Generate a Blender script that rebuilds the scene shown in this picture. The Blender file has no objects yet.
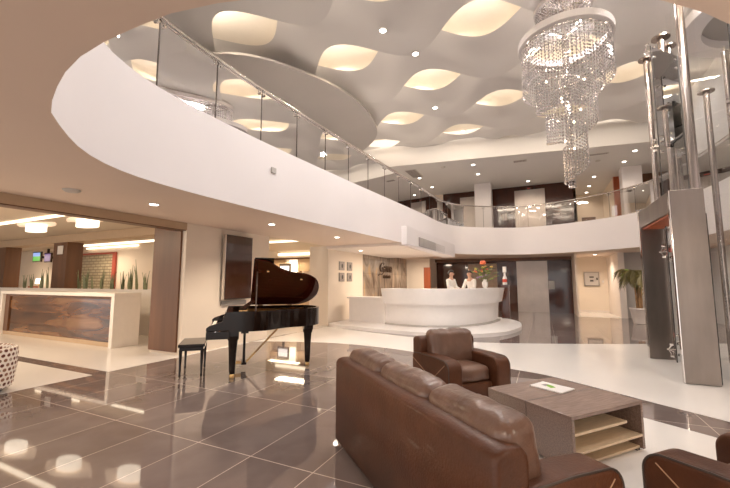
import bpy, bmesh, math, random
from mathutils import Vector, Matrix, noise
from mathutils.geometry import tessellate_polygon
random.seed(7)
PI=math.pi
SC=bpy.context.scene
COL=SC.collection
# ------------------------------------------------------------------ camera
cd=bpy.data.cameras.new('camera'); cam=bpy.data.objects.new('camera',cd); COL.objects.link(cam)
cd.sensor_width=36; cd.lens=36*368/730; cd.clip_start=0.05; cd.clip_end=200
cam.location=(0,0,1.45); cam.rotation_euler=(PI/2+math.atan(38/368),0,math.radians(25.7))
SC.camera=cam
SC.view_settings.view_transform='Standard'; SC.view_settings.look='None'
SC.view_settings.gamma=1; SC.view_settings.use_curve_mapping=False
SC.view_settings.exposure=0.33
# ------------------------------------------------------------------ materials
M={}
def mat(name,col,rough=.5,metal=0,spec=.5,ior=1.5,emit=None,es=1,coat=0,noise_amt=0,noise_scale=8,bump=0,bump_scale=40,alpha=1,sub=0,stretch=None):
    m=bpy.data.materials.new(name); m.use_nodes=True; nt=m.node_tree; b=nt.nodes['Principled BSDF']
    b.inputs['Base Color'].default_value=(*col,1); b.inputs['Roughness'].default_value=rough
    b.inputs['Metallic'].default_value=metal; b.inputs['Specular IOR Level'].default_value=spec
    b.inputs['IOR'].default_value=ior; b.inputs['Coat Weight'].default_value=coat
    b.inputs['Coat Roughness'].default_value=.05
    b.inputs['Alpha'].default_value=alpha
    if emit: b.inputs['Emission Color'].default_value=(*emit,1); b.inputs['Emission Strength'].default_value=es
    tc=nt.nodes.new('ShaderNodeTexCoord'); src=tc.outputs['Object']
    if stretch:
        mp=nt.nodes.new('ShaderNodeMapping'); mp.inputs['Scale'].default_value=stretch
        nt.links.new(src,mp.inputs[0]); src=mp.outputs[0]
    if noise_amt:
        n=nt.nodes.new('ShaderNodeTexNoise'); n.inputs['Scale'].default_value=noise_scale; n.inputs['Detail'].default_value=5
        r=nt.nodes.new('ShaderNodeMapRange'); r.inputs[1].default_value=.3; r.inputs[2].default_value=.7
        r.inputs[3].default_value=1-noise_amt; r.inputs[4].default_value=1+noise_amt
        mx=nt.nodes.new('ShaderNodeMix'); mx.data_type='RGBA'; mx.blend_type='MULTIPLY'; mx.inputs[0].default_value=1
        mx.inputs[6].default_value=(*col,1)
        nt.links.new(src,n.inputs['Vector']); nt.links.new(n.outputs[0],r.inputs[0]); nt.links.new(r.outputs[0],mx.inputs[7]); nt.links.new(mx.outputs[2],b.inputs['Base Color'])
    if bump:
        n=nt.nodes.new('ShaderNodeTexNoise'); n.inputs['Scale'].default_value=bump_scale; n.inputs['Detail'].default_value=3
        bp=nt.nodes.new('ShaderNodeBump'); bp.inputs['Strength'].default_value=bump; bp.inputs['Distance'].default_value=.01
        nt.links.new(src,n.inputs['Vector']); nt.links.new(n.outputs[0],bp.inputs['Height']); nt.links.new(bp.outputs[0],b.inputs['Normal'])
    M[name]=m; return m
mat('soffit',(.74,.60,.50),.65,noise_amt=.03,noise_scale=.6)
mat('parapet',(.84,.79,.79),.6,noise_amt=.015,noise_scale=1)
mat('ceil_white',(.66,.635,.62),.6,noise_amt=.015,noise_scale=.8)
mat('plenum',(.93,.86,.76),.7,noise_amt=.01)
mat('wall_cream',(.82,.71,.59),.6,noise_amt=.02,noise_scale=1.5)
mat('wall_pale',(.80,.72,.66),.55,noise_amt=.02,noise_scale=1.5)
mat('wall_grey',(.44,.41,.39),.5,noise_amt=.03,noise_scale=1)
mat('header_tan',(.52,.37,.24),.6,noise_amt=.03)
mat('wood_brown',(.15,.064,.027),.4,noise_amt=.22,noise_scale=5,stretch=(1,1,.08))
mat('wood_gloss',(.058,.014,.006),.10,noise_amt=.25,noise_scale=3,stretch=(1,1,.15),coat=.4)
mat('wood_red',(.42,.10,.035),.35,noise_amt=.2,noise_scale=6,stretch=(1,1,.1))
mat('inlay',(.86,.82,.78),.16,ior=1.5,noise_amt=.015,noise_scale=1)
mat('steel',(.27,.23,.205),.36,metal=1,noise_amt=.14,noise_scale=4,stretch=(1,1,.25))
mat('door_steel',(.50,.44,.40),.42,metal=1,noise_amt=.08,noise_scale=2)
mat('panel_brown',(.34,.22,.15),.3,noise_amt=.15)
mat('wall_cool',(.72,.70,.70),.5,noise_amt=.02)
mat('bar_ceiling',(.62,.51,.40),.6)
mat('chrome',(.78,.74,.71),.12,metal=1)
mat('lift_steel',(.44,.38,.35),.27,metal=1,noise_amt=.06,noise_scale=3)
mat('dark_metal',(.08,.06,.05),.35,metal=.6)
mat('leather',(.090,.032,.014),.40,spec=.3,noise_amt=.22,noise_scale=5,bump=.25,bump_scale=60,coat=.05)
mat('leather_seat',(.15,.080,.054),.30,noise_amt=.18,noise_scale=6,bump=.3,bump_scale=50,coat=.2)
mat('stitch',(.45,.27,.16),.6)
mat('table_wood',(.24,.165,.135),.27,spec=.9,noise_amt=.25,noise_scale=12,stretch=(.6,8,8))
mat('table_shelf',(.72,.57,.40),.45,noise_amt=.08,noise_scale=9,stretch=(1,6,6))
mat('black_lacquer',(.012,.006,.004),.07,spec=.35)
mat('lid_inner',(.05,.008,.004),.10,spec=.4,noise_amt=.3,noise_scale=4)
mat('gold',(.75,.50,.22),.3,metal=1)
mat('felt_red',(.30,.02,.015),.8)
mat('piano_plate',(.60,.36,.14),.35,metal=.5)
mat('ivory',(.85,.80,.70),.3)
mat('tv_glass',(.05,.018,.010),.08,coat=.6)
mat('bar_white',(.84,.77,.70),.35,noise_amt=.02)
mat('counter_white',(.88,.84,.82),.3,noise_amt=.015)
mat('leaf_dark',(.20,.21,.10),.5,noise_amt=.3,noise_scale=20)
mat('leaf_palm',(.14,.115,.035),.5,noise_amt=.35,noise_scale=10)
mat('leaf_lime',(.35,.50,.08),.5)
mat('trunk',(.30,.17,.08),.8,noise_amt=.3)
mat('pot_grey',(.62,.56,.52),.5)
mat('soil',(.05,.03,.02),.9)
mat('skin',(.62,.36,.25),.5)
mat('hair',(.03,.015,.01),.5)
mat('shirt',(.86,.80,.74),.7)
mat('trouser',(.04,.035,.04),.7)
mat('petal',(.85,.18,.08),.5)
mat('petal_yellow',(.80,.55,.15),.5)
mat('petal_mauve',(.45,.28,.45),.5)
mat('white_plain',(.85,.80,.76),.5)
mat('paper',(.88,.84,.82),.35)
mat('green_print',(.22,.45,.04),.5)
mat('grey_print',(.35,.30,.30),.5)
mat('red_plastic',(.65,.07,.04),.4)
mat('frame_red',(.38,.07,.045),.4)
mat('picture_grey',(.36,.31,.28),.4,noise_amt=.35,noise_scale=30)
mat('sign_bronze',(.10,.055,.03),.4,metal=.3)
mat('grille',(.22,.19,.18),.6)
mat('grille_light',(.50,.46,.43),.5)
mat('cabinet_grey',(.33,.30,.27),.35,metal=.5)
mat('cabinet_dark',(.07,.06,.055),.5)
mat('lamp_white',(1,1,1),emit=(1,.93,.84),es=9)
mat('lamp_warm',(1,1,1),emit=(1,.83,.60),es=2.0)
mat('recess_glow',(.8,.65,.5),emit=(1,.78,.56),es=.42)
mat('drum_warm',(1,1,1),emit=(1,.86,.66),es=1.5)
mat('bulb',(1,1,1),emit=(1,.82,.55),es=7)
mat('screen_green',(.01,.01,.01),emit=(.10,.42,.06),es=1)
mat('screen_blue',(.01,.01,.01),emit=(.28,.38,.70),es=1)
mat('screen_white',(.6,.6,.6),emit=(.85,.85,.9),es=1)
mat('screen_violet',(.01,.01,.01),emit=(.14,.08,.2),es=1)
mat('display_green',(.1,.3,.2),emit=(.25,.42,.30),es=.7)
mat('green_glass',(.30,.48,.36),.2)
mat('crystal',(.62,.58,.57),.05,metal=.75)
mat('crystal_band',(.62,.58,.57),.25,spec=1,bump=.8,bump_scale=90)
mat('rubber',(.02,.02,.02),.6)

def glass(name,tint=(.93,.95,.94),fres=.10):
    m=bpy.data.materials.new(name); m.use_nodes=True; nt=m.node_tree; nt.nodes.clear()
    o=nt.nodes.new('ShaderNodeOutputMaterial'); mx=nt.nodes.new('ShaderNodeMixShader')
    t=nt.nodes.new('ShaderNodeBsdfTransparent'); t.inputs[0].default_value=(*tint,1)
    g=nt.nodes.new('ShaderNodeBsdfGlossy'); g.inputs['Roughness'].default_value=.02; g.inputs[0].default_value=(.9,.9,.9,1)
    f=nt.nodes.new('ShaderNodeFresnel'); f.inputs[0].default_value=1.5
    a=nt.nodes.new('ShaderNodeMath'); a.operation='MULTIPLY_ADD'; a.inputs[1].default_value=1.5; a.inputs[2].default_value=fres; a.use_clamp=True
    nt.links.new(f.outputs[0],a.inputs[0]); nt.links.new(a.outputs[0],mx.inputs[0])
    nt.links.new(t.outputs[0],mx.inputs[1]); nt.links.new(g.outputs[0],mx.inputs[2]); nt.links.new(mx.outputs[0],o.inputs[0])
    M[name]=m
glass('rail_glass',(.86,.84,.81),.06); glass('shaft_glass',(.95,.96,.96),.0)

def nodes_mat(name):
    m=bpy.data.materials.new(name); m.use_nodes=True; M[name]=m
    nt=m.node_tree; return nt,nt.nodes['Principled BSDF']
def ramp(nt,stops):
    r=nt.nodes.new('ShaderNodeValToRGB'); e=r.color_ramp.elements
    while len(e)<len(stops): e.new(.5)
    for i,(p,c) in enumerate(stops): e[i].position=p; e[i].color=(*c,1)
    return r
# dark polished tiles, 0.62 x 1.24 m with pale joints
nt,b=nodes_mat('tiles')
tc=nt.nodes.new('ShaderNodeTexCoord'); sp=nt.nodes.new('ShaderNodeSeparateXYZ'); nt.links.new(tc.outputs['Object'],sp.inputs[0])
def math_n(op,a,bv=None,c=None):
    n=nt.nodes.new('ShaderNodeMath'); n.operation=op
    for i,v in enumerate((a,bv,c)):
        if v is None: continue
        if isinstance(v,(int,float)): n.inputs[i].default_value=v
        else: nt.links.new(v,n.inputs[i])
    return n.outputs[0]
def joint(sock,off,per,w):
    u=math_n('DIVIDE',math_n('ADD',sock,off),per); fr=math_n('FRACT',u); d=math_n('ABSOLUTE',math_n('SUBTRACT',fr,.5))
    return math_n('GREATER_THAN',d,.5-w/per/2), math_n('FLOOR',u)
jx,ix=joint(sp.outputs[0],1.65+62,.62,.008); jy,iy=joint(sp.outputs[1],-2.51+124,1.24,.010)
j=math_n('MAXIMUM',jx,jy)
cb=nt.nodes.new('ShaderNodeCombineXYZ'); nt.links.new(ix,cb.inputs[0]); nt.links.new(iy,cb.inputs[1])
wn=nt.nodes.new('ShaderNodeTexWhiteNoise'); nt.links.new(cb.outputs[0],wn.inputs[0])
ns=nt.nodes.new('ShaderNodeTexNoise'); ns.inputs['Scale'].default_value=2.2; ns.inputs['Detail'].default_value=8; ns.inputs['Distortion'].default_value=.6
nt.links.new(tc.outputs['Object'],ns.inputs['Vector'])
v=math_n('ADD',math_n('MULTIPLY',ns.outputs[0],.9),math_n('MULTIPLY',wn.outputs[0],.25))
r=ramp(nt,[(.2,(.14,.105,.096)),(.9,(.25,.20,.185))]); nt.links.new(v,r.inputs[0])
mx=nt.nodes.new('ShaderNodeMix'); mx.data_type='RGBA'; nt.links.new(j,mx.inputs[0]); nt.links.new(r.outputs[0],mx.inputs[6]); mx.inputs[7].default_value=(.58,.48,.42,1)
nt.links.new(mx.outputs[2],b.inputs['Base Color']); b.inputs['Roughness'].default_value=.035; b.inputs['IOR'].default_value=1.95
# veined stone feature wall
nt,b=nodes_mat('stone')
tc=nt.nodes.new('ShaderNodeTexCoord'); mp=nt.nodes.new('ShaderNodeMapping'); mp.inputs['Scale'].default_value=(1,1.15,.42); nt.links.new(tc.outputs['Object'],mp.inputs[0])
ns=nt.nodes.new('ShaderNodeTexNoise'); ns.inputs['Scale'].default_value=1.7; ns.inputs['Detail'].default_value=7; ns.inputs['Distortion'].default_value=1.6
nt.links.new(mp.outputs[0],ns.inputs['Vector'])
r=ramp(nt,[(.32,(.13,.08,.045)),(.45,(.30,.22,.16)),(.56,(.42,.34,.27)),(.70,(.60,.38,.19))]); nt.links.new(ns.outputs[0],r.inputs[0])
br=nt.nodes.new('ShaderNodeTexBrick'); br.inputs['Scale'].default_value=1; br.inputs['Brick Width'].default_value=1.2; br.inputs['Row Height'].default_value=.6; br.inputs['Mortar Size'].default_value=.006
br.inputs['Color1'].default_value=(1,1,1,1); br.inputs['Color2'].default_value=(.75,.75,.75,1); br.inputs['Mortar'].default_value=(.55,.5,.45,1)
sp=nt.nodes.new('ShaderNodeSeparateXYZ'); nt.links.new(tc.outputs['Object'],sp.inputs[0]); cb=nt.nodes.new('ShaderNodeCombineXYZ')
nt.links.new(sp.outputs[1],cb.inputs[0]); nt.links.new(sp.outputs[2],cb.inputs[1]); nt.links.new(cb.outputs[0],br.inputs['Vector'])
mx=nt.nodes.new('ShaderNodeMix'); mx.data_type='RGBA'; mx.blend_type='MULTIPLY'; mx.inputs[0].default_value=1
nt.links.new(r.outputs[0],mx.inputs[6]); nt.links.new(br.outputs[0],mx.inputs[7]); nt.links.new(mx.outputs[2],b.inputs['Base Color']); b.inputs['Roughness'].default_value=.4
# glossy marbled bar front
nt,b=nodes_mat('bar_marble')
tc=nt.nodes.new('ShaderNodeTexCoord'); mp=nt.nodes.new('ShaderNodeMapping'); mp.inputs['Scale'].default_value=(.5,1,2.6); nt.links.new(tc.outputs['Object'],mp.inputs[0])
ns=nt.nodes.new('ShaderNodeTexNoise'); ns.inputs['Scale'].default_value=1.3; ns.inputs['Detail'].default_value=6; ns.inputs['Distortion'].default_value=.9; nt.links.new(mp.outputs[0],ns.inputs['Vector'])
r=ramp(nt,[(.35,(.03,.009,.003)),(.5,(.12,.042,.012)),(.66,(.26,.12,.045))]); nt.links.new(ns.outputs[0],r.inputs[0]); nt.links.new(r.outputs[0],b.inputs['Base Color']); b.inputs['Roughness'].default_value=.12; b.inputs['Coat Weight'].default_value=.4
# brick picture
nt,b=nodes_mat('brick_print')
tc=nt.nodes.new('ShaderNodeTexCoord'); sp=nt.nodes.new('ShaderNodeSeparateXYZ'); nt.links.new(tc.outputs['Object'],sp.inputs[0]); cb=nt.nodes.new('ShaderNodeCombineXYZ')
nt.links.new(sp.outputs[0],cb.inputs[0]); nt.links.new(sp.outputs[2],cb.inputs[1])
br=nt.nodes.new('ShaderNodeTexBrick'); br.inputs['Scale'].default_value=1; br.inputs['Brick Width'].default_value=.36; br.inputs['Row Height'].default_value=.13; br.inputs['Mortar Size'].default_value=.02
br.inputs['Color1'].default_value=(.46,.40,.27,1); br.inputs['Color2'].default_value=(.36,.30,.20,1); br.inputs['Mortar'].default_value=(.2,.15,.10,1)
nt.links.new(cb.outputs[0],br.inputs['Vector']); nt.links.new(br.outputs[0],b.inputs['Base Color'])
# spotted fabric
nt,b=nodes_mat('spotted')
tc=nt.nodes.new('ShaderNodeTexCoord'); uv=tc.outputs['UV']
sp=nt.nodes.new('ShaderNodeSeparateXYZ'); nt.links.new(uv,sp.inputs[0])
row=math_n('MULTIPLY',sp.outputs[1],1/.062); ry=math_n('FLOOR',row)
cx=math_n('ADD',math_n('MULTIPLY',sp.outputs[0],1/.075),math_n('MULTIPLY',ry,.5)); rx=math_n('FLOOR',cx)
dx=math_n('SUBTRACT',math_n('FRACT',cx),.5); dy=math_n('SUBTRACT',math_n('FRACT',row),.5)
d=math_n('ADD',math_n('MULTIPLY',dx,dx),math_n('MULTIPLY',dy,dy)); inside=math_n('LESS_THAN',d,.115)
cb=nt.nodes.new('ShaderNodeCombineXYZ'); nt.links.new(rx,cb.inputs[0]); nt.links.new(ry,cb.inputs[1]); wn=nt.nodes.new('ShaderNodeTexWhiteNoise'); nt.links.new(cb.outputs[0],wn.inputs[0])
r=ramp(nt,[(.0,(.13,.03,.015)),(.45,(.28,.13,.08)),(.8,(.42,.33,.27))]); r.color_ramp.interpolation='CONSTANT'; nt.links.new(wn.outputs[0],r.inputs[0])
mx=nt.nodes.new('ShaderNodeMix'); mx.data_type='RGBA'; nt.links.new(inside,mx.inputs[0]); mx.inputs[6].default_value=(.84,.76,.68,1); nt.links.new(r.outputs[0],mx.inputs[7])
nt.links.new(mx.outputs[2],b.inputs['Base Color']); b.inputs['Roughness'].default_value=.7

# ------------------------------------------------------------------ mesh helpers
class MB:
    def __init__(s): s.v=[]; s.f=[]; s.uv=None
    def add(s,vs,fs):
        o=len(s.v); s.v+= [tuple(v) for v in vs]; s.f+=[tuple(i+o for i in f) for f in fs]; return s
    def box(s,x0,x1,y0,y1,z0,z1,mx=None):
        vs=[Vector((x,y,z)) for z in (z0,z1) for y in (y0,y1) for x in (x0,x1)]
        if mx: vs=[mx@v for v in vs]
        return s.add(vs,[(0,2,3,1),(4,5,7,6),(0,1,5,4),(2,6,7,3),(0,4,6,2),(1,3,7,5)])
    def prism(s,pts,z0,z1,mx=None):
        n=len(pts); vs=[Vector((p[0],p[1],z0)) for p in pts]+[Vector((p[0],p[1],z1)) for p in pts]
        tr=tessellate_polygon([[Vector((p[0],p[1],0)) for p in pts]])
        fs=[(a,b2,c) for a,b2,c in tr]+[(c+n,b2+n,a+n) for a,b2,c in tr]+[(i,(i+1)%n,(i+1)%n+n,i+n) for i in range(n)]
        if mx: vs=[mx@v for v in vs]
        return s.add(vs,fs)
    def tube(s,path,r,seg=10,closed=False,cap=True):
        P=[Vector(p) for p in path]; n=len(P); vs=[];fs=[]; up=None
        for i,p in enumerate(P):
            if closed: t=(P[(i+1)%n]-P[i-1])
            else: t=(P[min(i+1,n-1)]-P[max(i-1,0)])
            t=t.normalized() if t.length>1e-9 else Vector((0,0,1))
            if up is None: up=Vector((0,0,1)) if abs(t.z)<.9 else Vector((1,0,0))
            a=t.cross(up).normalized(); b2=a.cross(t).normalized(); up=b2
            rr=r[i] if isinstance(r,(list,tuple)) else r
            for k in range(seg):
                an=2*PI*k/seg; vs.append(p+a*math.cos(an)*rr+b2*math.sin(an)*rr)
        m=n if closed else n-1
        for i in range(m):
            for k in range(seg):
                fs.append((i*seg+k,i*seg+(k+1)%seg,((i+1)%n)*seg+(k+1)%seg,((i+1)%n)*seg+k))
        if cap and not closed:
            fs.append(tuple(range(seg-1,-1,-1))); fs.append(tuple((n-1)*seg+k for k in range(seg)))
        return s.add(vs,fs)
    def lathe(s,prof,c=(0,0,0),seg=24):
        vs=[];fs=[];n=len(prof)
        for r,z in prof:
            for k in range(seg): a=2*PI*k/seg; vs.append((c[0]+r*math.cos(a),c[1]+r*math.sin(a),c[2]+z))
        for i in range(n-1):
            for k in range(seg): fs.append((i*seg+k,i*seg+(k+1)%seg,(i+1)*seg+(k+1)%seg,(i+1)*seg+k))
        fs.append(tuple(range(seg-1,-1,-1))); fs.append(tuple((n-1)*seg+k for k in range(seg)))
        return s.add(vs,fs)
    def build(s,name,m,parent=None,smooth=False,bevel=0,kind=None,bseg=2,loc=None,rot=None):
        me=bpy.data.meshes.new(name); me.from_pydata(s.v,[],s.f); me.update()
        bm=bmesh.new(); bm.from_mesh(me); bmesh.ops.recalc_face_normals(bm,faces=bm.faces); bm.to_mesh(me); bm.free()
        ob=bpy.data.objects.new(name,me); COL.objects.link(ob)
        if isinstance(m,str): m=M[m]
        me.materials.append(m)
        if smooth:
            for p in me.polygons: p.use_smooth=True
            if smooth!='all': 
                try: me.set_sharp_from_angle(angle=math.radians(40))
                except Exception: pass
        if bevel:
            bv=ob.modifiers.new('bevel','BEVEL'); bv.width=bevel; bv.segments=bseg; bv.limit_method='ANGLE'
        if parent: ob.parent=parent
        if kind: ob['kind']=kind
        if loc: ob.location=loc
        if rot is not None: ob.rotation_euler=(0,0,rot)
        return ob
def tag(o,label,cat,group=None,kind=None):
    o['label']=label; o['category']=cat
    if group: o['group']=group
    if kind: o['kind']=kind
    return o
def empty(name,loc,rz,label,cat,group=None):
    o=bpy.data.objects.new(name,None); COL.objects.link(o); o.location=loc; o.rotation_euler=(0,0,rz); o.empty_display_size=.1
    return tag(o,label,cat,group)
def box(name,x0,x1,y0,y1,z0,z1,m,parent=None,bevel=0,kind=None,mx=None):
    return MB().box(x0,x1,y0,y1,z0,z1,mx).build(name,m,parent,bevel=bevel,kind=kind)
def copy_tree(o,parent=None):
    c=o.copy(); COL.objects.link(c)
    if parent: c.parent=parent
    for ch in list(o.children): copy_tree(ch,c)
    return c
def catmull(P,n,closed=False):
    P=[Vector((p[0],p[1],p[2] if len(p)>2 else 0)) for p in P]; m=len(P); out=[]
    segs=m if closed else m-1
    for i in range(segs):
        if closed: a,b2,c,d=P[i-1],P[i],P[(i+1)%m],P[(i+2)%m]
        else: a,b2,c,d=P[max(i-1,0)],P[i],P[i+1],P[min(i+2,m-1)]
        for k in range(n):
            t=k/n; out.append(.5*((2*b2)+(c-a)*t+(2*a-5*b2+4*c-d)*t*t+(3*b2-a-3*c+d)*t**3))
    if not closed: out.append(P[-1])
    return out
def resample(P,n):
    P=P+[P[0]]; L=[0]
    for i in range(len(P)-1): L.append(L[-1]+(P[i+1]-P[i]).length)
    out=[];j=0
    for k in range(n):
        s=L[-1]*k/n
        while L[j+1]<s: j+=1
        out.append(P[j].lerp(P[j+1],(s-L[j])/(L[j+1]-L[j])))
    return out,L[-1]
def cushion(name,sx,sy,sz,m,parent,loc,r=.06,puff=.03,wr=.0,rot=(0,0,0),n=14,seed=0,front=0):
    bm=bmesh.new(); bmesh.ops.create_cube(bm,size=2); bmesh.ops.subdivide_edges(bm,edges=bm.edges,cuts=n,use_grid_fill=True)
    hx,hy,hz=sx/2,sy/2,sz/2
    for v in bm.verts:
        u=v.co.copy(); p=Vector((u.x*hx,u.y*hy,u.z*hz))
        q=Vector((max(-hx+r,min(hx-r,p.x)),max(-hy+r,min(hy-r,p.y)),max(-hz+r,min(hz-r,p.z))))
        d=p-q
        if d.length>1e-6: p=q+d.normalized()*min(r,d.length if max(abs(d.x),abs(d.y),abs(d.z))<r*.99 else r)
        bx=(1-u.x**2); by=(1-u.y**2); bz=(1-u.z**2)
        p.z+=math.copysign(puff,u.z)*bx*by*abs(u.z)**2 if abs(u.z)>.3 else 0
        p.y+=math.copysign(puff,u.y)*bx*bz*abs(u.y)**2 if abs(u.y)>.3 else 0
        if wr:
            w=noise.noise(Vector((p.x*9+seed*7,p.y*5,p.z*4)))*wr+noise.noise(Vector((p.x*26+seed*3,p.y*9,p.z*7)))*wr*.5
            p+=p.normalized()*w
        v.co=p
    me=bpy.data.meshes.new(name); bm.to_mesh(me); bm.free()
    for p in me.polygons: p.use_smooth=True
    me.materials.append(M[m]); ob=bpy.data.objects.new(name,me); COL.objects.link(ob); ob.parent=parent; ob.location=loc; ob.rotation_euler=rot
    return ob
def lamp(name,kind,loc,power,col=(1,.85,.7),size=.1,sizey=None,rot=(0,0,0),spot=None,blend=.6,spread=None):
    l=bpy.data.lights.new(name,kind); l.energy=power; l.color=col
    if kind=='AREA':
        l.size=size
        if sizey: l.shape='RECTANGLE'; l.size_y=sizey
        if spread: l.spread=spread
    else: l.shadow_soft_size=size
    if kind=='SPOT': l.spot_size=spot; l.spot_blend=blend
    o=bpy.data.objects.new(name,l); COL.objects.link(o); o.location=loc; o.rotation_euler=rot; return o

# ================================================================== SETTING
ZC=2.65; ZP=3.85
# floor
MB().box(-30,9,-5,27,-.2,0).build('floor','tiles',kind='structure')
# white stone inlays
near=catmull([(-6.45,7.08),(-5.87,7.4),(-4.92,7.7),(-4.38,7.79),(-3.46,7.74),(-2.58,7.55),(-1.5,7.12),(-.52,6.78),(.07,6.52),(1.08,5.72),(1.69,5.25),(2.6,4.5),(4.2,3.1),(5.5,2)],6)
far=catmull([(-6.45,10.5),(-6.0,10.38),(-4.6,9.85),(-3.02,9.42),(-1.9,9.32),(-.99,9.48),(.61,10.11),(2.2,10.88),(4,11.8),(5.5,12.5)],6)
MB().prism([(p.x,p.y) for p in near+far[::-1]],0.0,.003).build('floor','inlay',kind='structure')
MB().prism([(-6.42,3.74),(-29.9,3.74),(-29.9,16.5),(-6.52,16.5),(-6.52,7.06),(-6.42,6.9)],0,.003).build('floor','inlay',kind='structure')
MB().prism([(-6.42,3.5),(-29.9,3.5),(-29.9,-4.8),(-6.42,-4.8)],0,.003).build('floor','inlay',kind='structure')
# white seating area
MB().prism([(-1.48,3.0),(-1.4,2.9),(.6,1.5),(3.2,-.3),(5.2,1.9),(3.0,3.55),(1.39,4.68),(.93,4.99),(-.2,5.72),(-.75,5.0)],0,.003).build('floor','inlay',kind='structure')
# opening curve
OP=catmull([(-2.88,1.2),(-2.24,1.02),(-1.59,1.0),(-1.16,1.07),(-.3,1.38),(.5,1.86),(.85,2.2),(1.75,3.15),(2.7,4.5),(3.4,6.3),(3.85,8.5),(3.95,11),(3.7,13.4),(3.2,15.15),(2.07,16.42),(.35,17.35),(-.82,17.5),(-1.85,17.05),(-3.0,16.15),(-3.58,14.9),(-3.72,12.6),(-3.85,10.6),(-4.02,8.33),(-4.15,6.3),(-4.23,4.6),(-4.22,3.25),(-4.1,2.45),(-3.78,1.86),(-3.2,1.36)],8,True)
OP,OPL=resample(OP,170)
def offset(P,d):
    n=len(P); out=[]
    for i in range(n):
        t=(P[(i+1)%n]-P[i-1]).normalized(); out.append(P[i]+Vector((t.y,-t.x,0))*d)   # curve runs ccw: +d is outward
    return out
OUT=offset(OP,.16)
def holed(name,outer,hole,z,m,kind='structure'):
    pts=[Vector((*p,0)) for p in outer]; h=[Vector((p.x,p.y,0)) for p in hole]
    tr=tessellate_polygon([pts,h]); vs=[(p.x,p.y,z) for p in pts+h]
    return MB().add(vs,[tuple(t) for t in tr]).build(name,m,kind=kind)
SLAB=[(-6.5,-5),(9,-5),(9,27),(-6.5,27)]
holed('ceiling',SLAB,OP,ZC,'soffit')
holed('floor',SLAB,OUT,3.6,'inlay')
# parapet band of the mezzanine
def ring_wall(P,Q,z0,z1):
    n=len(P); mb=MB(); vs=[]
    for p,q in zip(P,Q): vs+=[(p.x,p.y,z0),(p.x,p.y,z1),(q.x,q.y,z1),(q.x,q.y,z0)]
    fs=[]
    for i in range(n):
        a=4*i;b2=4*((i+1)%n)
        for k in range(4): fs.append((a+k,a+(k+1)%4,b2+(k+1)%4,b2+k))
    return mb.add(vs,fs)
ring_wall(OP,OUT,ZC+.002,ZP).build('wall_mezzanine','parapet',smooth=True,kind='structure')
# left wall, header and reveals
box('wall_left',-7.45,-6.5,5.13,7.65,0,2.66,'wall_cream',kind='structure')
box('trim_1',-7.45,-6.62,5.09,5.13,.06,2.6,'wood_brown',kind='structure')
box('trim_2',-6.72,-6.5,-5,5.13,2.50,2.66,'header_tan',kind='structure')
box('trim_3',-6.73,-6.49,-5,5.1,2.485,2.5,'wood_brown',kind='structure')
box('wall_left',-7.25,-6.5,10.65,13.3,0,2.67,'wall_cream',kind='structure')
box('wall_feature',-6.75,-6.5,13.3,19.2,0,2.66,'stone',kind='structure')
box('trim_4',-6.8,-6.45,19.2,19.45,0,2.66,'wall_cream',kind='structure')
# reception bulkhead drop
box('ceiling',-6.5,-3.9,10.5,16.0,2.56,2.645,'wall_pale',kind='structure')
# back walls lower
box('wall_back',-5.25,1.3,20.0,20.3,0,2.65,'wood_gloss',kind='structure')
box('wall_back',-7.6,-5.25,18.6,18.8,0,2.65,'wall_cream',kind='structure')
box('wall_back',-5.40,-5.25,18.8,20.1,0,2.65,'wall_cream',kind='structure')
box('trim_11',-3.55,-2.1,19.96,20.0,.0,2.4,'panel_brown',kind='structure')
box('trim_5',-5.55,-5.2,18.55,18.6,0,2.2,'wood_red',kind='structure')
box('trim_6',-5.25,1.3,19.7,20.0,2.5,2.65,'wood_brown',kind='structure')
# white service recess
box('wall_recess',1.25,1.33,18.0,21.0,0,2.65,'wall_cream',kind='structure')
box('wall_recess',1.3,3.0,20.9,21.0,0,2.65,'wall_cream',kind='structure')
box('wall_recess',2.78,3.0,18.0,20.9,0,2.65,'wall_pale',kind='structure')
box('wall_back',3.0,9,18.2,18.4,0,2.65,'wall_grey',kind='structure')
box('floor',1.33,2.78,18.0,20.9,0,.004,'inlay',kind='structure')
box('baseboard_recess',1.33,2.78,20.88,20.9,0,.1,'wall_pale',kind='structure')
box('wall_right',5.5,5.7,-5,27,0,7.4,'wall_cool',kind='structure')
# stepped oval platform under reception
PF=catmull([(-6.45,10.62),(-6.09,10.42),(-4.6,10.0),(-3.3,9.8),(-2.4,9.8),(-1.66,10.08),(-1.1,10.7),(-.78,11.6),(-.66,12.6),(-.85,14.0),(-1.5,15.2)],6)
MB().prism([(p.x,p.y) for p in PF]+[(-6.45,15.2)],0,.10).build('floor','counter_white',kind='structure')
# upper floor walls
box('wall_upper_back',-4.8,-2.1,20,20.2,3.6,6.3,'wood_gloss',kind='structure')
box('wall_upper_back',-2.1,1.6,20,20.2,3.6,6.3,'wood_gloss',kind='structure')
box('wall_upper_back',-10,-4.8,20,20.2,3.6,6.3,'wall_cream',kind='structure')
box('wall_upper_back',1.6,3.15,23.5,23.7,3.6,6.3,'wall_cream',kind='structure')
box('wall_upper_back',1.5,1.6,20,23.5,3.6,6.3,'wall_cream',kind='structure')
box('trim_7',3.15,3.6,20,20.2,3.6,6.3,'wood_red',kind='structure')
box('wall_upper_back',3.6,9,20,20.2,3.6,6.3,'wood_brown',kind='structure')
box('wall_upper_back',3.15,3.25,20.2,23.5,3.6,6.3,'wall_cream',kind='structure')
box('wall_column',-2.87,-2.1,18.5,19.1,3.6,6.3,'parapet',kind='structure')
box('wall_column',3.2,3.9,18.4,19.0,3.6,6.3,'parapet',kind='structure')
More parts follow.
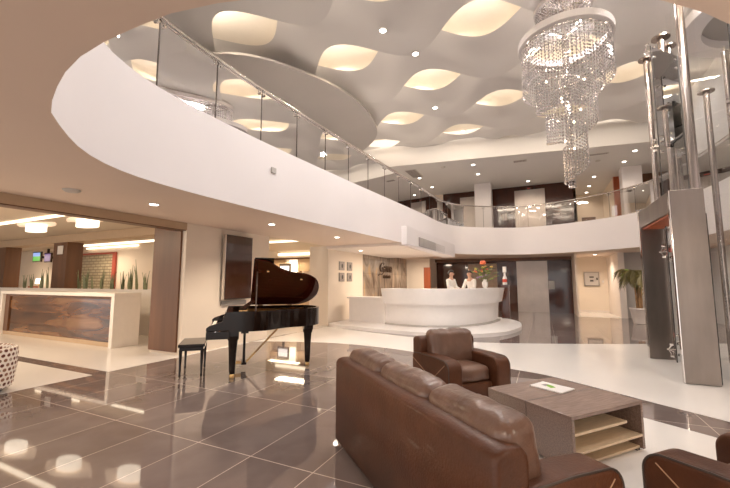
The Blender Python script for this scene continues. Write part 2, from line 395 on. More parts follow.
box('wall_upper_left',-7.3,-7.0,6.45,13.6,3.6,7.2,'wall_grey',kind='structure')
box('wall_upper_left',-9,-7.62,6.3,6.45,3.6,7.2,'wall_grey',kind='structure')
box('wall_upper_left',-9,-8.8,-5,6.3,3.6,7.2,'ceil_white',kind='structure')
box('wall_column',-7.62,-7.3,6.1,6.45,3.6,7.2,'parapet',kind='structure')
box('wall_column',-7.3,-6.9,13.6,14.0,3.6,7.2,'parapet',kind='structure')
box('wall_upper_left',-9,-8.8,14,20,3.6,6.3,'wall_cream',kind='structure')
box('wall_upper_near',-9,9,-1.6,-1.4,3.6,7.4,'ceil_white',kind='structure')
# corridor ceiling + beam
def by(x): return 14.92+.143*x
MB().prism([(-9,by(-9)+.3),(9,by(9)+.3),(9,27),(-9,27)],6.3,6.4).build('ceiling','ceil_white',kind='structure')
MB().prism([(-9,by(-9)),(9,by(9)),(9,by(9)+.3),(-9,by(-9)+.3)],6.3,7.75).build('wall_beam','ceil_white',kind='structure')
# bulkhead with the curved soffit over the left gallery
BK=catmull([(-7.1,5.6),(-6.3,5.95),(-5.75,6.45),(-5.3,7.2),(-4.88,8.2),(-4.70,9.4),(-4.80,10.6),(-5.15,11.7),(-5.9,12.6),(-7.1,13.5)],6)
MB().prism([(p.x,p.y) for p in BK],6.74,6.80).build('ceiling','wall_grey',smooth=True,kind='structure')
# ------------------------------------------------------- sculpted wave ceiling
def wave(x,xc): return math.cos(2*PI*(x-xc)/3.25)
rows=[(1.94,-2.55),(3.87,-.98),(5.80,-2.55),(7.75,-.98),(9.66,-2.57),(11.6,-.9),(13.45,-2.45),(15.3,-.98),(17.2,-2.5)]
X0,X1,NX=-9.0,7.5,150
for i in range(len(rows)-1):
    (y0,c0),(y1,c1)=rows[i],rows[i+1]
    mb=MB(); NV=8; vs=[]
    for a in range(NX+1):
        x=X0+(X1-X0)*a/NX
        yb=y0+.56*wave(x,c0)+.14; yf=y1-.58*wave(x,c1)-.13
        yb=min(yb,yf-.2)
        for k in range(NV+1):
            t=k/NV; y=yb+(yf-yb)*t
            z=7.18-.17*t + .07*math.sin(PI*t)**2*wave(x,c0)
            y2=min(y,by(x)+.15)
            vs.append((x,y2,z))
    fs=[(a*(NV+1)+k,(a+1)*(NV+1)+k,(a+1)*(NV+1)+k+1,a*(NV+1)+k+1) for a in range(NX) for k in range(NV)]
    ob=mb.add(vs,fs).build('ceiling','ceil_white',smooth='all',kind='structure')
MB().box(-9,9,-1.5,16.6,7.52,7.58).build('ceiling','plenum',kind='structure')
# cove lamps hidden in the ceiling eyes
for (y0,c) in rows[1:7]:
    for k in range(-2,3):
        x=c+3.25*k
        if x<-7.2 or x>4.6: continue
        lamp('cove_lamp','AREA',(x,y0-.86,7.22),14 if y0>13 else (40 if y0>9 else 32),(1,.86,.70),1.6,.1,rot=(math.radians(130),0,0))
box('wall_right',4.15,4.3,11.0,13.4,3.6,7.1,'wall_cool',kind='structure')
# ---------------------------------------------------------- circular ring soffit over the lift
RC=(4.2,9.0)
ci=[Vector((RC[0]+1.12*math.cos(a*2*PI/48),RC[1]+1.12*math.sin(a*2*PI/48),0)) for a in range(48)]
co=[Vector((RC[0]+1.45*math.cos(a*2*PI/48),RC[1]+1.45*math.sin(a*2*PI/48),0)) for a in range(48)]
ring_wall(ci,co,6.42,6.62).build('trim_8','parapet',smooth=True,kind='structure')
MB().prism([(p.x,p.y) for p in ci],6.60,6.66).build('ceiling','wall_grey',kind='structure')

# ================================================================== BAR ROOM (left)
box('ceiling',-30,-6.72,-5,17,3.1,3.3,'bar_ceiling',kind='structure')
box('wall_bar_back',-30,-13.2,9.95,10.1,0,3.1,'wall_cream',kind='structure')
box('wall_bar_side',-13.2,-13.05,9.95,16.0,0,3.1,'wall_cream',kind='structure')
box('wall_bar_back',-13.2,-6.7,16.0,16.15,0,3.1,'wall_cream',kind='structure')
box('wall_bar_left',-30,-29.8,-5,10,0,3.1,'wall_cream',kind='structure')
box('trim_9',-29.8,-7.5,7.0,7.5,2.84,3.1,'header_tan',kind='structure')
box('wall_pillar',-15.75,-14.87,7.0,7.5,0,2.84,'wood_brown',kind='structure')
box('wall_pillar',-21.5,-19.33,7.0,7.5,0,2.84,'wood_brown',kind='structure')
# low planter wall behind bar
box('wall_planter',-29,-7.5,6.6,6.66,0,1.24,'bar_white',kind='structure')
box('wall_planter',-29,-7.5,6.92,6.98,0,1.24,'bar_white',kind='structure')
box('floor_planter',-29,-7.5,6.66,6.92,1.05,1.17,'soil',kind='structure')
# bar counter
t=empty('bar_counter',(-8.55,5.0,0),0,'white bar counter with a glossy brown marbled front panel, beside the wooden wall reveal','bar counter')
bx=lambda n,x0,x1,y0,y1,z0,z1,m,bv=.006: box(n,x0,x1,y0,y1,z0,z1,m,t,bevel=bv)
bx('countertop',-5.3,0,0,.6,1.12,1.2,'bar_white'); bx('side_panel',-.12,0,0,.6,.003,1.12,'bar_white'); bx('side_panel',-5.3,-5.18,0,.6,.003,1.12,'bar_white')
bx('front_panel',-5.18,-.12,.10,.14,.02,1.12,'bar_marble'); bx('base',-5.18,-.12,.08,.2,.003,.1,'header_tan')
bx('frame_strip',-5.18,-4.95,.07,.10,.1,1.12,'wood_brown',.002); bx('frame_strip',-4.95,-.12,.07,.10,1.06,1.12,'wood_brown',.002)
# snake plants
def snake(x,y,z,n,h,seed,label):
    rnd=random.Random(seed); e=empty('snake_plant',(x,y,z),0,label,'plant','snake plants in the planter behind the bar')
    for k in range(n):
        hh=h*rnd.uniform(.6,1); a=rnd.uniform(0,2*PI); lean=rnd.uniform(.02,.13); w=rnd.uniform(.03,.055); mb=MB()
        L=[];N=7
        for i in range(N):
            s=i/(N-1); ww=w*(1-s**2.2)*(0.7+.6*math.sin(PI*min(1,s*1.2)))+.002
            cx=math.cos(a)*(.03+lean*s*s)+.012*math.sin(5*s+k); cy=math.sin(a)*(.03+lean*.6*s*s); L.append((cx,cy,hh*s,ww))
        vs=[]
        ta=a+PI/2+rnd.uniform(-.6,.6)
        if abs(math.cos(ta))<.5: ta=rnd.uniform(-.4,.4)
        for cx,cy,zz,ww in L:
            vs+=[(cx-math.cos(ta)*ww,cy-math.sin(ta)*ww,zz),(cx+.006*math.sin(ta),cy-.006*math.cos(ta),zz),(cx+math.cos(ta)*ww,cy+math.sin(ta)*ww,zz),(cx-.006*math.sin(ta),cy+.006*math.cos(ta),zz)]
        fs=[(4*i+q,4*i+(q+1)%4,4*i+4+(q+1)%4,4*i+4+q) for i in range(N-1) for q in range(4)]
        mb.add(vs,fs).build('leaf','leaf_dark',e,smooth=True)
import itertools
def px_to(pxx,y,z):  # placement of a plant seen at picture column pxx on the planter line (y fixed)
    r=(pxx-365)/368.; ct,st=math.cos(math.radians(25.7)),math.sin(math.radians(25.7))
    return y*(r*ct-st)/(r*st+ct)
plants=[(27,.55,5,'far left, in front of the lamp glow'),(34,.7,5,'left, under the bright green screen'),(43,.75,5,'left of the wooden pillar, the taller one'),(50,.85,4,'touching the left edge of the wooden pillar'),
 (81,.7,5,'at the right edge of the wooden pillar'),(87,.75,5,'under the left half of the brick picture'),(95,.5,4,'short one under the brick picture'),(103,.8,5,'leaning ones before the middle of the brick picture'),(113,.75,6,'at the red right frame of the brick picture'),
 (124,.75,4,'first one right of the brick picture'),(132,.8,5,'over the right end of the bar counter'),(139,.95,4,'tallest one right of the brick picture'),(147,.7,5,'last full clump before the wooden reveal'),(157,.55,4,'half hidden by the wooden reveal')]
for k,(p,h,n,d) in enumerate(plants):
    snake(px_to(p,6.79,1.1),6.79,1.17,n,h,k,'green snake plant in the white planter, '+d)
# glowing drum lamps in eye recesses
for (xx,yy,dd) in ((-13.05,5.34,'leftmost of three'),(-10.7,5.45,'middle of three'),(-8.85,5.8,'rightmost of three, next to the wooden reveal')):
    e=empty('drum_lamp',(xx,yy,2.85),0,'glowing oval drum ceiling lamp over the bar, '+dd,'ceiling lamp','drum lamps over the bar')
    MB().prism([(.38*math.cos(a*PI/12),.20*math.sin(a*PI/12)) for a in range(24)],.04,.22).build('shade','drum_warm',e,smooth=True)
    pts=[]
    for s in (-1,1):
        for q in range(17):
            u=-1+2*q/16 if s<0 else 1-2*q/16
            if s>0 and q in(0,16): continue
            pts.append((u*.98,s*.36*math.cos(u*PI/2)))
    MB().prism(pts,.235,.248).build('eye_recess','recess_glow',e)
# LED cove strips
def strip(name,x0,x1,y,z,label,dy=.05,dz=.06,m='lamp_warm'):
    tag(box(name,x0,x1,y,y+dy,z,z+dz,m),label,'light strip','warm light strips of the bar room')
strip('cove_light',-19.2,-16.0,8.3,3.0,'warm light strip at the ceiling left of the wooden pillar')
strip('cove_light',-16.6,-8.0,8.35,2.86,'long warm light strip at the ceiling right of the wooden pillar',.05,.075)
strip('cove_light',-19.3,-15.5,9.85,2.98,'thin lower light strip above the brick picture')
strip('cove_light',-16.0,-9.9,4.72,3.05,'long ceiling light strip nearest, in front of the drum lamps',.1,.04)
strip('cove_light',-12.9,-7.3,11.5,3.0,'light strip near the ceiling behind the piano lid, the upper one',.1,.06)
strip('cove_light',-12.9,-7.3,15.9,2.86,'light strip on the far wall behind the piano lid, the lower one',.08,.12)
for (x,y,p) in ((-17,8.9,40),(-11,8.6,25),(-22,8.6,50),(-10,13.5,50),(-9.5,3,70),(-13,2,70)):
    lamp('bar_room_fill','AREA',(x,y,2.78),p,(1,.80,.57),1.6,.5)  # unseen area lights besides the strips, added to brighten the bar room
# brick picture with red frame
e=empty('brick_picture',(-18.3,9.9,1.1),0,'large picture of brickwork in a red frame on the bar back wall','picture')
MB().box(-1.6,1.15,-.02,.03,0,1.6).build('print','brick_print',e)
MB().box(-1.6,1.3,-.05,.03,1.6,1.68).box(1.1,1.3,-.05,.03,-.1,1.6).build('frame','frame_red',e)
# TVs on wall
def tv(x,y,z,w,h,label,scr):
    e=empty('television',(x,y,z),0,label,'television','televisions in the bar room')
    MB().box(-w/2,w/2,0,.08,0,h).build('bezel','dark_metal',e,bevel=.01); MB().box(-w/2+.05,w/2-.05,-.01,0,.05,h-.05).build('screen',scr,e)
    MB().box(-.04,.04,.08,.5,h/2-.05,h/2+.05).box(-.04,.04,.42,.5,h/2,3.1-z).build('bracket','dark_metal',e)
    return e
tvo=tv(-22.2,9.2,2.42,.75,.5,'small television showing a bright green sports field','screen_green')
MB().box(-.325,.325,-.013,-.01,.27,.45).build('screen_sky','screen_blue',tvo)
tv(-21.2,9.2,2.38,.6,.46,'small dark violet television right of the green one','screen_violet')
# alcove furniture under the TVs
e=empty('wall_lamp',(-23.2,9.8,1.35),0,'glowing table-height lamp among the bar seats, far left','lamp')
MB().lathe([(.10,0),(.16,.02),(.13,.26),(.11,.28)]).build('shade','drum_warm',e,smooth=True); MB().lathe([(.02,-.35),(.02,0)]).build('stem','gold',e)
for k,(x,l) in enumerate(((-24.8,'left of the glowing lamp'),(-22.0,'right of the glowing lamp'))):
    e=empty('bar_chair',(x,9.0,0),0,'rounded tan seat back in the bar room, '+l,'chair','tan bar seats')
    MB().lathe([(.03,.003),(.22,.01),(.03,.05),(.03,.62),(.25,.66),(.25,.74)],seg=20).build('seat','header_tan',e,smooth=True)
    MB().prism([(.28*math.cos(a),.28*math.sin(a)) for a in [PI*q/10 for q in range(11)]]+[(.22*math.cos(a),.22*math.sin(a)) for a in [PI*q/10 for q in range(10,-1,-1)]],.74,1.25).build('backrest','wood_red',e,smooth=True)
# switch plate on pillar
px_=-14.95
tag(MB().box(-15.45,-15.1,6.975,7.0,2.42,2.72).build('wall_plate','bar_white',bevel=.01),'square cream wall plate on the wooden pillar above the bar','wall plate')
# kitchen pass seen behind the piano lid
e=empty('shelf_unit',(-12.2,15.6,0),0,'backlit shelving with a dark top rail seen behind the piano lid','shelf')
MB().box(-.9,1.9,-.05,.35,.003,.95).build('base_cabinet','header_tan',e)
MB().box(-.9,1.9,-.05,.35,2.62,2.70).build('top_rail','wood_brown',e)
for x in (-.9,.1,.85,1.83): MB().box(x,x+.07,-.05,.3,.95,2.62).build('post','wall_cream',e)
MB().box(-.83,.1,.0,.3,2.15,2.62).build('cupboard','header_tan',e); MB().box(.92,1.83,0,.3,2.0,2.62).build('cupboard','header_tan',e)
MB().box(.17,.85,.2,.3,1.9,2.6).build('light_panel','lamp_warm',e)
e=empty('monitor',(-11.95,15.3,.95),0,'small white screen in a dark frame behind the piano lid','monitor')
MB().box(-.35,.35,0,.08,.85,1.45).box(-.05,.05,0,.08,0,.9).box(-.2,.2,-.1,.2,0,.02).build('frame','dark_metal',e,bevel=.01); MB().box(-.28,.28,-.01,0,.95,1.32).build('screen','screen_white',e)
lamp('shelf_light','AREA',(-11.8,15.2,2.5),20,(1,.8,.5),1.8,.3)

# ================================================================== WALL FITTINGS
e=empty('wall_television',(-6.5,6.47,1.78),0,'tall portrait dark wall screen with a silver edge beside the piano','television')
MB().box(.06,.13,-.42,.42,-.72,.74).build('bezel','dark_metal',e,bevel=.008); MB().box(.06,.137,-.435,-.42,-.72,.74).build('edge_strip','chrome',e)
MB().box(.13,.138,-.405,.405,-.705,.725).build('screen','tv_glass',e)
MB().box(0,.06,-.2,.2,-.3,.3).build('wall_mount','dark_metal',e)
MB().box(0,.04,-.40,.36,-.86,-.76).build('cable_cover','cabinet_grey',e)
# four small pictures
for k,(y,z,l) in enumerate(((11.55,1.88,'upper left'),(11.55,1.48,'lower left'),(12.15,1.88,'upper right'),(12.15,1.48,'lower right'))):
    e=empty('small_picture',(-6.5,y,z),0,'small square grey picture, %s of the four on the wall left of reception'%l,'picture','four small pictures')
    MB().box(0,.03,-.19,.19,-.01,.30).build('frame','cabinet_grey',e,bevel=.005)
    MB().box(.03,.035,-.165,.165,.015,.275).build('print','picture_grey',e)
    MB().prism([(.05*math.cos(a*PI/6)+.02*k%.03,
        .08*math.sin(a*PI/6)) for a in range(12)],.036,.04,Matrix(((0,0,1,0),(1,0,0,0),(0,1,0,.145),(0,0,0,1)))).build('motif','cabinet_dark',e)
# hotel sign on the stone wall
def text_mesh(txt,size,ext,m,parent,mx,shear=0,name='lettering'):
    c=bpy.data.curves.new('txt','FONT'); c.body=txt; c.size=size; c.extrude=ext; c.shear=shear; c.offset=size*.002
    o=bpy.data.objects.new('txt',c); COL.objects.link(o); bpy.context.view_layer.update()
    me=bpy.data.meshes.new_from_object(o); bpy.data.objects.remove(o); bpy.data.curves.remove(c)
    me.transform(mx); me.materials.clear(); me.materials.append(M[m]); me.name=name
    ob=bpy.data.objects.new(name,me); COL.objects.link(ob); ob.parent=parent; return ob
e=empty('hotel_sign',(-6.5,14.9,1.9),0,'bronze cursive sign lettering on the mottled stone wall','sign')
TX=Matrix(((0,0,1,.03),(1,0,0,0),(0,1,0,0),(0,0,0,1)))
text_mesh('Gama',.62,.02,'sign_bronze',e,TX,.35)
g=MB()
for q in range(9): g.box(.02,.04,.42+q*.105,.47+q*.105,-.28,-.28+(.13,.15,.12)[q%3]).box(.02,.04,.42+q*.105,.50+q*.105,-.28+.05*(q%3),-.255+.05*(q%3))
g.build('subtitle','sign_bronze',e)
MB().tube([(.04,-.12+.55*t,-.16+.16*t*t+.05*math.sin(6*t)) for t in [q/10 for q in range(11)]],.02,6).build('swash','sign_bronze',e,smooth=True)
# glass slot / green pane right of stone wall
box('window_1',-6.62,-6.55,19.45,19.95,1.75,2.6,'green_glass',kind='structure'); box('trim_10',-6.62,-6.5,19.45,19.9,0,1.75,'wood_red',kind='structure')
box('wall_back',-7.6,-6.3,19.95,20.1,0,2.65,'wall_pale',kind='structure')
# elevator doors
def elevator(x0,x1,y,z,h,k,lab):
    o=MB().box(x0-.12,x1+.12,y-.05,y,z,z+h+.10).build('door_%d'%k,'door_steel',kind='structure')
    mid=(x0+x1)/2
    MB().box(x0,mid-.008,y-.08,y-.05,z,z+h).build('door_leaf','door_steel',o,bevel=.004); MB().box(mid+.008,x1,y-.08,y-.05,z,z+h).build('door_leaf','door_steel',o,bevel=.004)
    return o
elevator(-1.05,.1,20,0.0,2.38,1,''); elevator(-1.0,.15,20,3.6,2.38,2,''); elevator(-3.75,-2.6,20,3.6,2.3,3,''); 
tag(MB().box(.25,.5,19.95,20.0,1.1,1.5).build('call_panel','cabinet_grey',bevel=.005),'small lift call panel right of the lower steel lift doors','call panel')
tag(MB().box(-1.75,-1.5,19.95,20.0,4.6,4.95).build('call_panel','white_plain',bevel=.005),'small pale panel left of the upper steel lift doors','call panel')
e=empty('lift_indicator',(-.45,19.97,6.1),0,'small red lit floor indicator above the upper lift doors','indicator')
MB().box(-.12,.12,-.03,.03,0,.09).build('housing','dark_metal',e); MB().box(-.06,.06,-.035,-.03,.02,.07).build('light','red_plastic',e)
# hallway door upstairs
e=MB().box(2.1,2.75,23.4,23.5,3.6,5.0).build('door_4','wood_brown',kind='structure'); MB().box(2.62,2.68,23.34,23.4,4.2,4.3).build('door_handle','chrome',e)
# cabinet in recess
e=empty('hose_cabinet',(2.12,20.88,1.25),0,'square grey metal cabinet on the cream wall of the recess','cabinet')
MB().box(-.32,.32,-.06,0,0,.68).build('body','cabinet_grey',e,bevel=.01); MB().box(-.27,.27,-.07,-.06,.05,.63).build('door','grille_light',e)
MB().box(-.09,.09,-.08,-.07,.40,.47).box(-.07,.07,-.08,-.07,.22,.30).build('label_plate','cabinet_dark',e); MB().box(.2,.24,-.09,-.07,.3,.4).build('handle','chrome',e)
tag(MB().box(2.55,2.62,20.86,20.88,1.42,1.52).build('light_switch','white_plain'),'tiny switch right of the grey metal cabinet','switch')
# AC duct box
e=empty('duct_box',(-3.35,9.2,2.44),0,'white ceiling duct box with a dark grille under the balcony front','duct box')
MB().prism([(0,0),(.15,-.0),(.22,5.6),(-.28,5.6)],0,.50).build('casing','parapet',e,bevel=.01)
g=MB(); 
GX=MB().box(.163,.185,1.0,4.1,.04,.30).build('grille_back','grille',e)
for q in range(24): g.box(.18,.2,1.03+q*.127,1.07+q*.127,.05,.29)
g.build('grille_bars','grille_light',e)

tag(MB().box(-4.215,-4.19,4.95,5.07,3.36,3.46).build('wall_plate','grille_light',bevel=.004),'tiny pale plate on the white curved parapet above the piano','wall plate')
# ================================================================== DOWNLIGHTS, VENTS
def downlight(x,y,z,r,label,group,m='lamp_white'):
    e=empty('downlight',(x,y,z),0,label,'ceiling light',group)
    MB().lathe([(r,-.012),(r*1.3,-.012),(r*1.3,0),(r,0)],seg=20).build('trim_ring','white_plain',e)
    MB().lathe([(.001,-.014),(r,-.014),(r,-.002)],seg=20).build('lamp_disc',m,e)
    return e
WP=(1,.95,.91); WW=(1,.84,.67)
zc=7.0
for x,y,z,l in ((-2.96,7.07,7.02,'nearest bright spot, left of the chandelier'),(-2.56,8.16,7.0,'second bright spot, between the big ceiling eyes'),(-2.85,11.08,6.98,'third bright spot, below the long ceiling eye'),(-2.44,13.45,7.02,'last bright spot before the white beam')):
    downlight(x,y,z,.07,'round downlight in the wavy ceiling, '+l,'downlights in the wavy ceiling')
    lamp('spot','SPOT',(x,y,z-.05),90,WP,.07,spot=math.radians(120),blend=.9)
for x,y,l in ((-2.4,15.34,'large one before the white column'),(-2.43,16.81,'just above the white column'),(-5.0,16.29,'left one near the ceiling grille'),(-4.92,18.15,'left one at the cream wall'),(-.44,19.05,'above the steel lift doors'),(3.17,17.58,'at the right column'),(3.29,16.25,'nearest at right, above the right column'),(2.34,19.56,'first of the hallway row right of the chandelier'),(2.32,21.41,'second of the hallway row right of the chandelier'),(2.34,22.9,'last of the hallway row right of the chandelier')):
    downlight(x,y,6.3,.07,'small downlight in the upper gallery ceiling, '+l,'downlights of the upper gallery')
    lamp('spot','SPOT',(x,y,6.22),32,WW,.06,spot=math.radians(130),blend=.9)
for x,y,l,p in ((-5.37,3.63,'above the wooden reveal, nearest to the left',60),(-5.03,5.98,'above the wall screen and piano',170),(-4.92,8.5,'left of the white parapet, over the walkway',80)):
    downlight(x,y,2.65,.06,'small downlight in the low ceiling, '+l,'downlights of the low ceiling')
    lamp('spot','SPOT',(x,y,2.6),p,WW,.05,spot=math.radians(140),blend=.9)
downlight(-5.75,11.6,2.56,.06,'small downlight shining on the four small pictures','downlights of the low ceiling'); lamp('spot','SPOT',(-5.6,11.6,2.5),8,WW,.05,spot=math.radians(140),blend=.9)
downlight(2.1,18.8,2.65,.07,'small downlight over the cream recess','downlights of the low ceiling'); lamp('spot','SPOT',(2.1,19.4,2.6),110,WW,.1,spot=math.radians(150),blend=.9)
downlight(3.35,8.75,6.60,.09,'bright downlight in the grey ceiling ring above the lift','downlights of the low ceiling') 
for x,y in ((-4.9,12.9),(-4.2,14.5),(-5.3,17),(4,14.5)): lamp('lower_fill','AREA',(x,y,2.5),42,WW,.3,.3)  # hidden area lights, no fixtures, added to brighten the lower level
for x,y,z,l in ((-5.51,2.59,2.65,'flat round detector on the low ceiling above the bar opening'),(-3.61,15.12,6.3,'flat round detector on the gallery ceiling left of the column'),(2.2,17.0,6.3,'flat round detector on the gallery ceiling right of the chandelier')):
    tag(MB().lathe([(.001,-.03),(.07,-.03),(.1,-.01),(.1,0)],(x,y,z),20).build('smoke_detector','grille_light',smooth=True),l,'detector')
def vent(x,y,z,w,d,l):
    e=empty('ceiling_vent',(x,y,z),0,l,'vent','ceiling vents'); MB().box(-w/2,w/2,-d/2,d/2,-.015,0).build('frame','grille_light',e)
    g=MB(); n=max(3,int(w/.06))
    for q in range(n): g.box(-w/2+.03+q*(w-.06)/n,-w/2+.03+(q+.55)*(w-.06)/n,-d/2+.03,d/2-.03,-.022,-.015)
    g.build('slats','grille',e)
vent(-5.0,15.5,6.3,.5,1.2,'rectangular vent grille at the left end of the gallery ceiling'); vent(-.62,15.69,6.3,.5,.22,'small vent behind the chandelier in the gallery ceiling'); vent(2.1,16.1,6.3,.7,.16,'narrow slot vent right of the chandelier')

# ================================================================== BALUSTRADE
e=empty('glass_balustrade',(0,0,ZP),0,'frameless glass balustrade with steel handrail on the curved white parapet','balustrade')
MID=offset(OP,.06); nseg=42
for k in range(nseg):
    i0=int(k*170/nseg); i1=int((k+1)*170/nseg); P=[MID[i%170] for i in range(i0,i1+1)]
    # shorten ends for the joints
    P=list(P); P[0]=P[0].lerp(P[1],.02); P[-1]=P[-1].lerp(P[-2],.02)
    mb=MB(); vs=[]
    for i,p in enumerate(P):
        vs+=[(p.x,p.y,.002),(p.x,p.y,.93)]
    mb.add(vs,[(2*i,2*i+2,2*i+3,2*i+1) for i in range(len(P)-1)]).build('glass_panel','rail_glass',e,smooth=True)
    q=MID[i0]; t=(MID[(i0+1)%170]-MID[i0-1]).normalized(); n=Vector((-t.y,t.x,0))
    MB().box(-.006,.006,-.008,.008,.002,.93,Matrix.Translation(q)).build('joint_seal','dark_metal',e)
    for s in (-.05,.05):
        mb=MB(); c=q+t*s; mb.tube([c+n*.035+Vector((0,0,.86)),c-n*.02+Vector((0,0,.86))],.022,8); mb.tube([c+n*.03+Vector((0,0,.86)),c+n*.035+Vector((0,0,.945))],.008,6)
        mb.build('clamp','chrome',e,smooth=True)
MB().tube([(p.x,p.y,.95) for p in offset(OP,.03)],.024,10,closed=True).build('handrail','chrome',e,smooth='all')

# ================================================================== CHANDELIER
cx,cy=.6,8.0
e=empty('chandelier',(cx,cy,7.0),0,'large spiral crystal chandelier with a broad ring hanging in the atrium','chandelier')
def strand_pos(mb,x,y,z,L,r=.017,step=.066,rnd=random):
    n=int(L/step)
    for k in range(n):
        zz=z-k*step-.02; rr=r*(1.0 if k<n-1 else 1.5); h=step*.42
        mb.add([(x+rr,y,zz),(x,y+rr,zz),(x-rr,y,zz),(x,y-rr,zz),(x,y,zz+h),(x,y,zz-h)],[(0,1,4),(1,2,4),(2,3,4),(3,0,4),(1,0,5),(2,1,5),(3,2,5),(0,3,5)])
def curtain(name,pts):
    mb=MB()
    for x,y,z,L in pts: strand_pos(mb,x,y,z,L)
    return mb.build(name,'crystal',e,kind='stuff')
# upper tier
zt=.02
pts=[(.50*math.cos(a),.50*math.sin(a),-.05,.62) for a in [2*PI*k/56 for k in range(56)]]; curtain('bead_curtain',pts)
pts=[(.36*math.cos(a),.36*math.sin(a),-.05,.55) for a in [2*PI*k/30 for k in range(30)]]; curtain('bead_curtain',pts)
def torus(R,z,r1,r2,m,name):
    n=72; mb=MB(); vs=[];fs=[]
    prof=[(R-r1,z-r2),(R+r1,z-r2),(R+r1,z+r2),(R-r1,z+r2)]
    for k in range(n):
        a=2*PI*k/n
        for rr,zz in prof: vs.append((rr*math.cos(a),rr*math.sin(a),zz))
    for k in range(n):
        for q in range(4): fs.append((4*k+q,4*((k+1)%n)+q,4*((k+1)%n)+(q+1)%4,4*k+(q+1)%4))
    return mb.add(vs,fs).build(name,m,e,bevel=.01)
torus(.50,-.03,.035,.05,'crystal_band','ring'); torus(.80,-.74,.055,.07,'crystal_band','ring'); torus(.74,-.82,.01,.015,'chrome','hoop')
# spiral curtain below
N=300; pts=[]; rail=[]
def spiral(t):
    if t<.26: R=.80; z=-.80-.12*(t/.26)
    else:
        u=(t-.26)/.74; R=.62*(1-u)**.6+.06; z=-.95-2.05*u
    a=-PI*.2+2*PI*4.6*(t**.78); return R*math.cos(a),R*math.sin(a),z,R
L=0; prev=None; t=0
while t<1:
    x,y,z,R=spiral(t)
    if prev is None or math.dist((x,y,z),prev)>.06:
        ln=.62 if t>.26 else .62+.5*(t/.26)*.6
        if t>.85: ln=.75
        pts.append((x,y,z,ln)); rail.append((x,y,z)); prev=(x,y,z)
    t+=.0005
k1=[p for p in pts if p[2]>-1.0]; k2=[p for p in pts if -1.9<p[2]<=-1.0]; k3=[p for p in pts if p[2]<=-1.9]
curtain('bead_curtain',k1); curtain('bead_curtain',k2); curtain('bead_curtain',k3)
MB().tube(rail,.009,6).build('spiral_rail','chrome',e,smooth='all')
MB().tube([(0,0,.6),(0,0,-3.0)],.028,10).build('stem','chrome',e,smooth=True)
curtain('bead_curtain',[(.05*math.cos(a),.05*math.sin(a),-.6,3.2) for a in [2*PI*k/7 for k in range(7)]])
for k in range(12):
    a=2*PI*k/12; MB().tube([(0,0,-.62),(.45*math.cos(a),.45*math.sin(a),-.66+.06*(k%2)),(.77*math.cos(a),.77*math.sin(a),-.76)],.010,6).build('arm','chrome',e,smooth=True)
for k in range(14):
    a=2.4*k; z=-.9-.16*k; R=max(.05,.5*(1-k/15))
    MB().lathe([(.002,-.02),(.02,0),(.002,.03)],(R*math.cos(a),R*math.sin(a),z),8).build('bulb','bulb',e,smooth=True)
MB().lathe([(.12,.0),(.5,.05),(.5,.12),(.1,.2)],(0,0,-.02),32).build('ceiling_plate','chrome',e,smooth=True)
lamp('chandelier_light','POINT',(cx,cy,6.05),9,(1,.9,.8),.12); lamp('chandelier_light','POINT',(cx,cy,4.9),5,(1,.88,.75),.1)

# ================================================================== LIFT
e=empty('lift_portal',(1.77,6.88,0),0,'brushed steel lift portal of two tall panels and a header','lift portal')
MB().box(0,.40,0,.07,.01,2.82).build('panel','steel',e,bevel=.006); MB().box(0,.36,1.93,2.02,.01,2.82).build('panel','steel',e,bevel=.006)
MB().box(-.0,.36,.07,1.93,2.5,2.82).build('header','steel',e,bevel=.004)
MB().box(.04,.36,.07,1.93,2.47,2.5).build('soffit','wood_red',e)
MB().box(-.012,0,0,.07,.01,2.82).build('edge_trim','chrome',e); MB().box(-.012,0,1.93,2.02,.01,2.82).build('edge_trim','chrome',e)
MB().box(.12,.34,.09,.5,2.05,2.47).build('indicator_box','wood_red',e); MB().box(.10,.12,.14,.40,2.2,2.36).build('indicator_screen','display_green',e)
for y in (.12,1.88):
    MB().box(.36,.42,y-.04,y+.04,.01,2.5).build('jamb','chrome',e)
MB().box(.42,.44,.1,.98,.01,2.46).build('sliding_door','shaft_glass',e); MB().box(.42,.44,1.0,1.9,.01,2.46).build('sliding_door','shaft_glass',e)
def sgn(z0,z1,m): MB().box(.405,.418,1.66,1.8,z0,z1).build('notice',m,e)
sgn(1.95,2.1,'red_plastic'); sgn(1.45,1.6,'cabinet_grey'); sgn(1.2,1.36,'cabinet_dark'); sgn(.42,.5,'red_plastic')
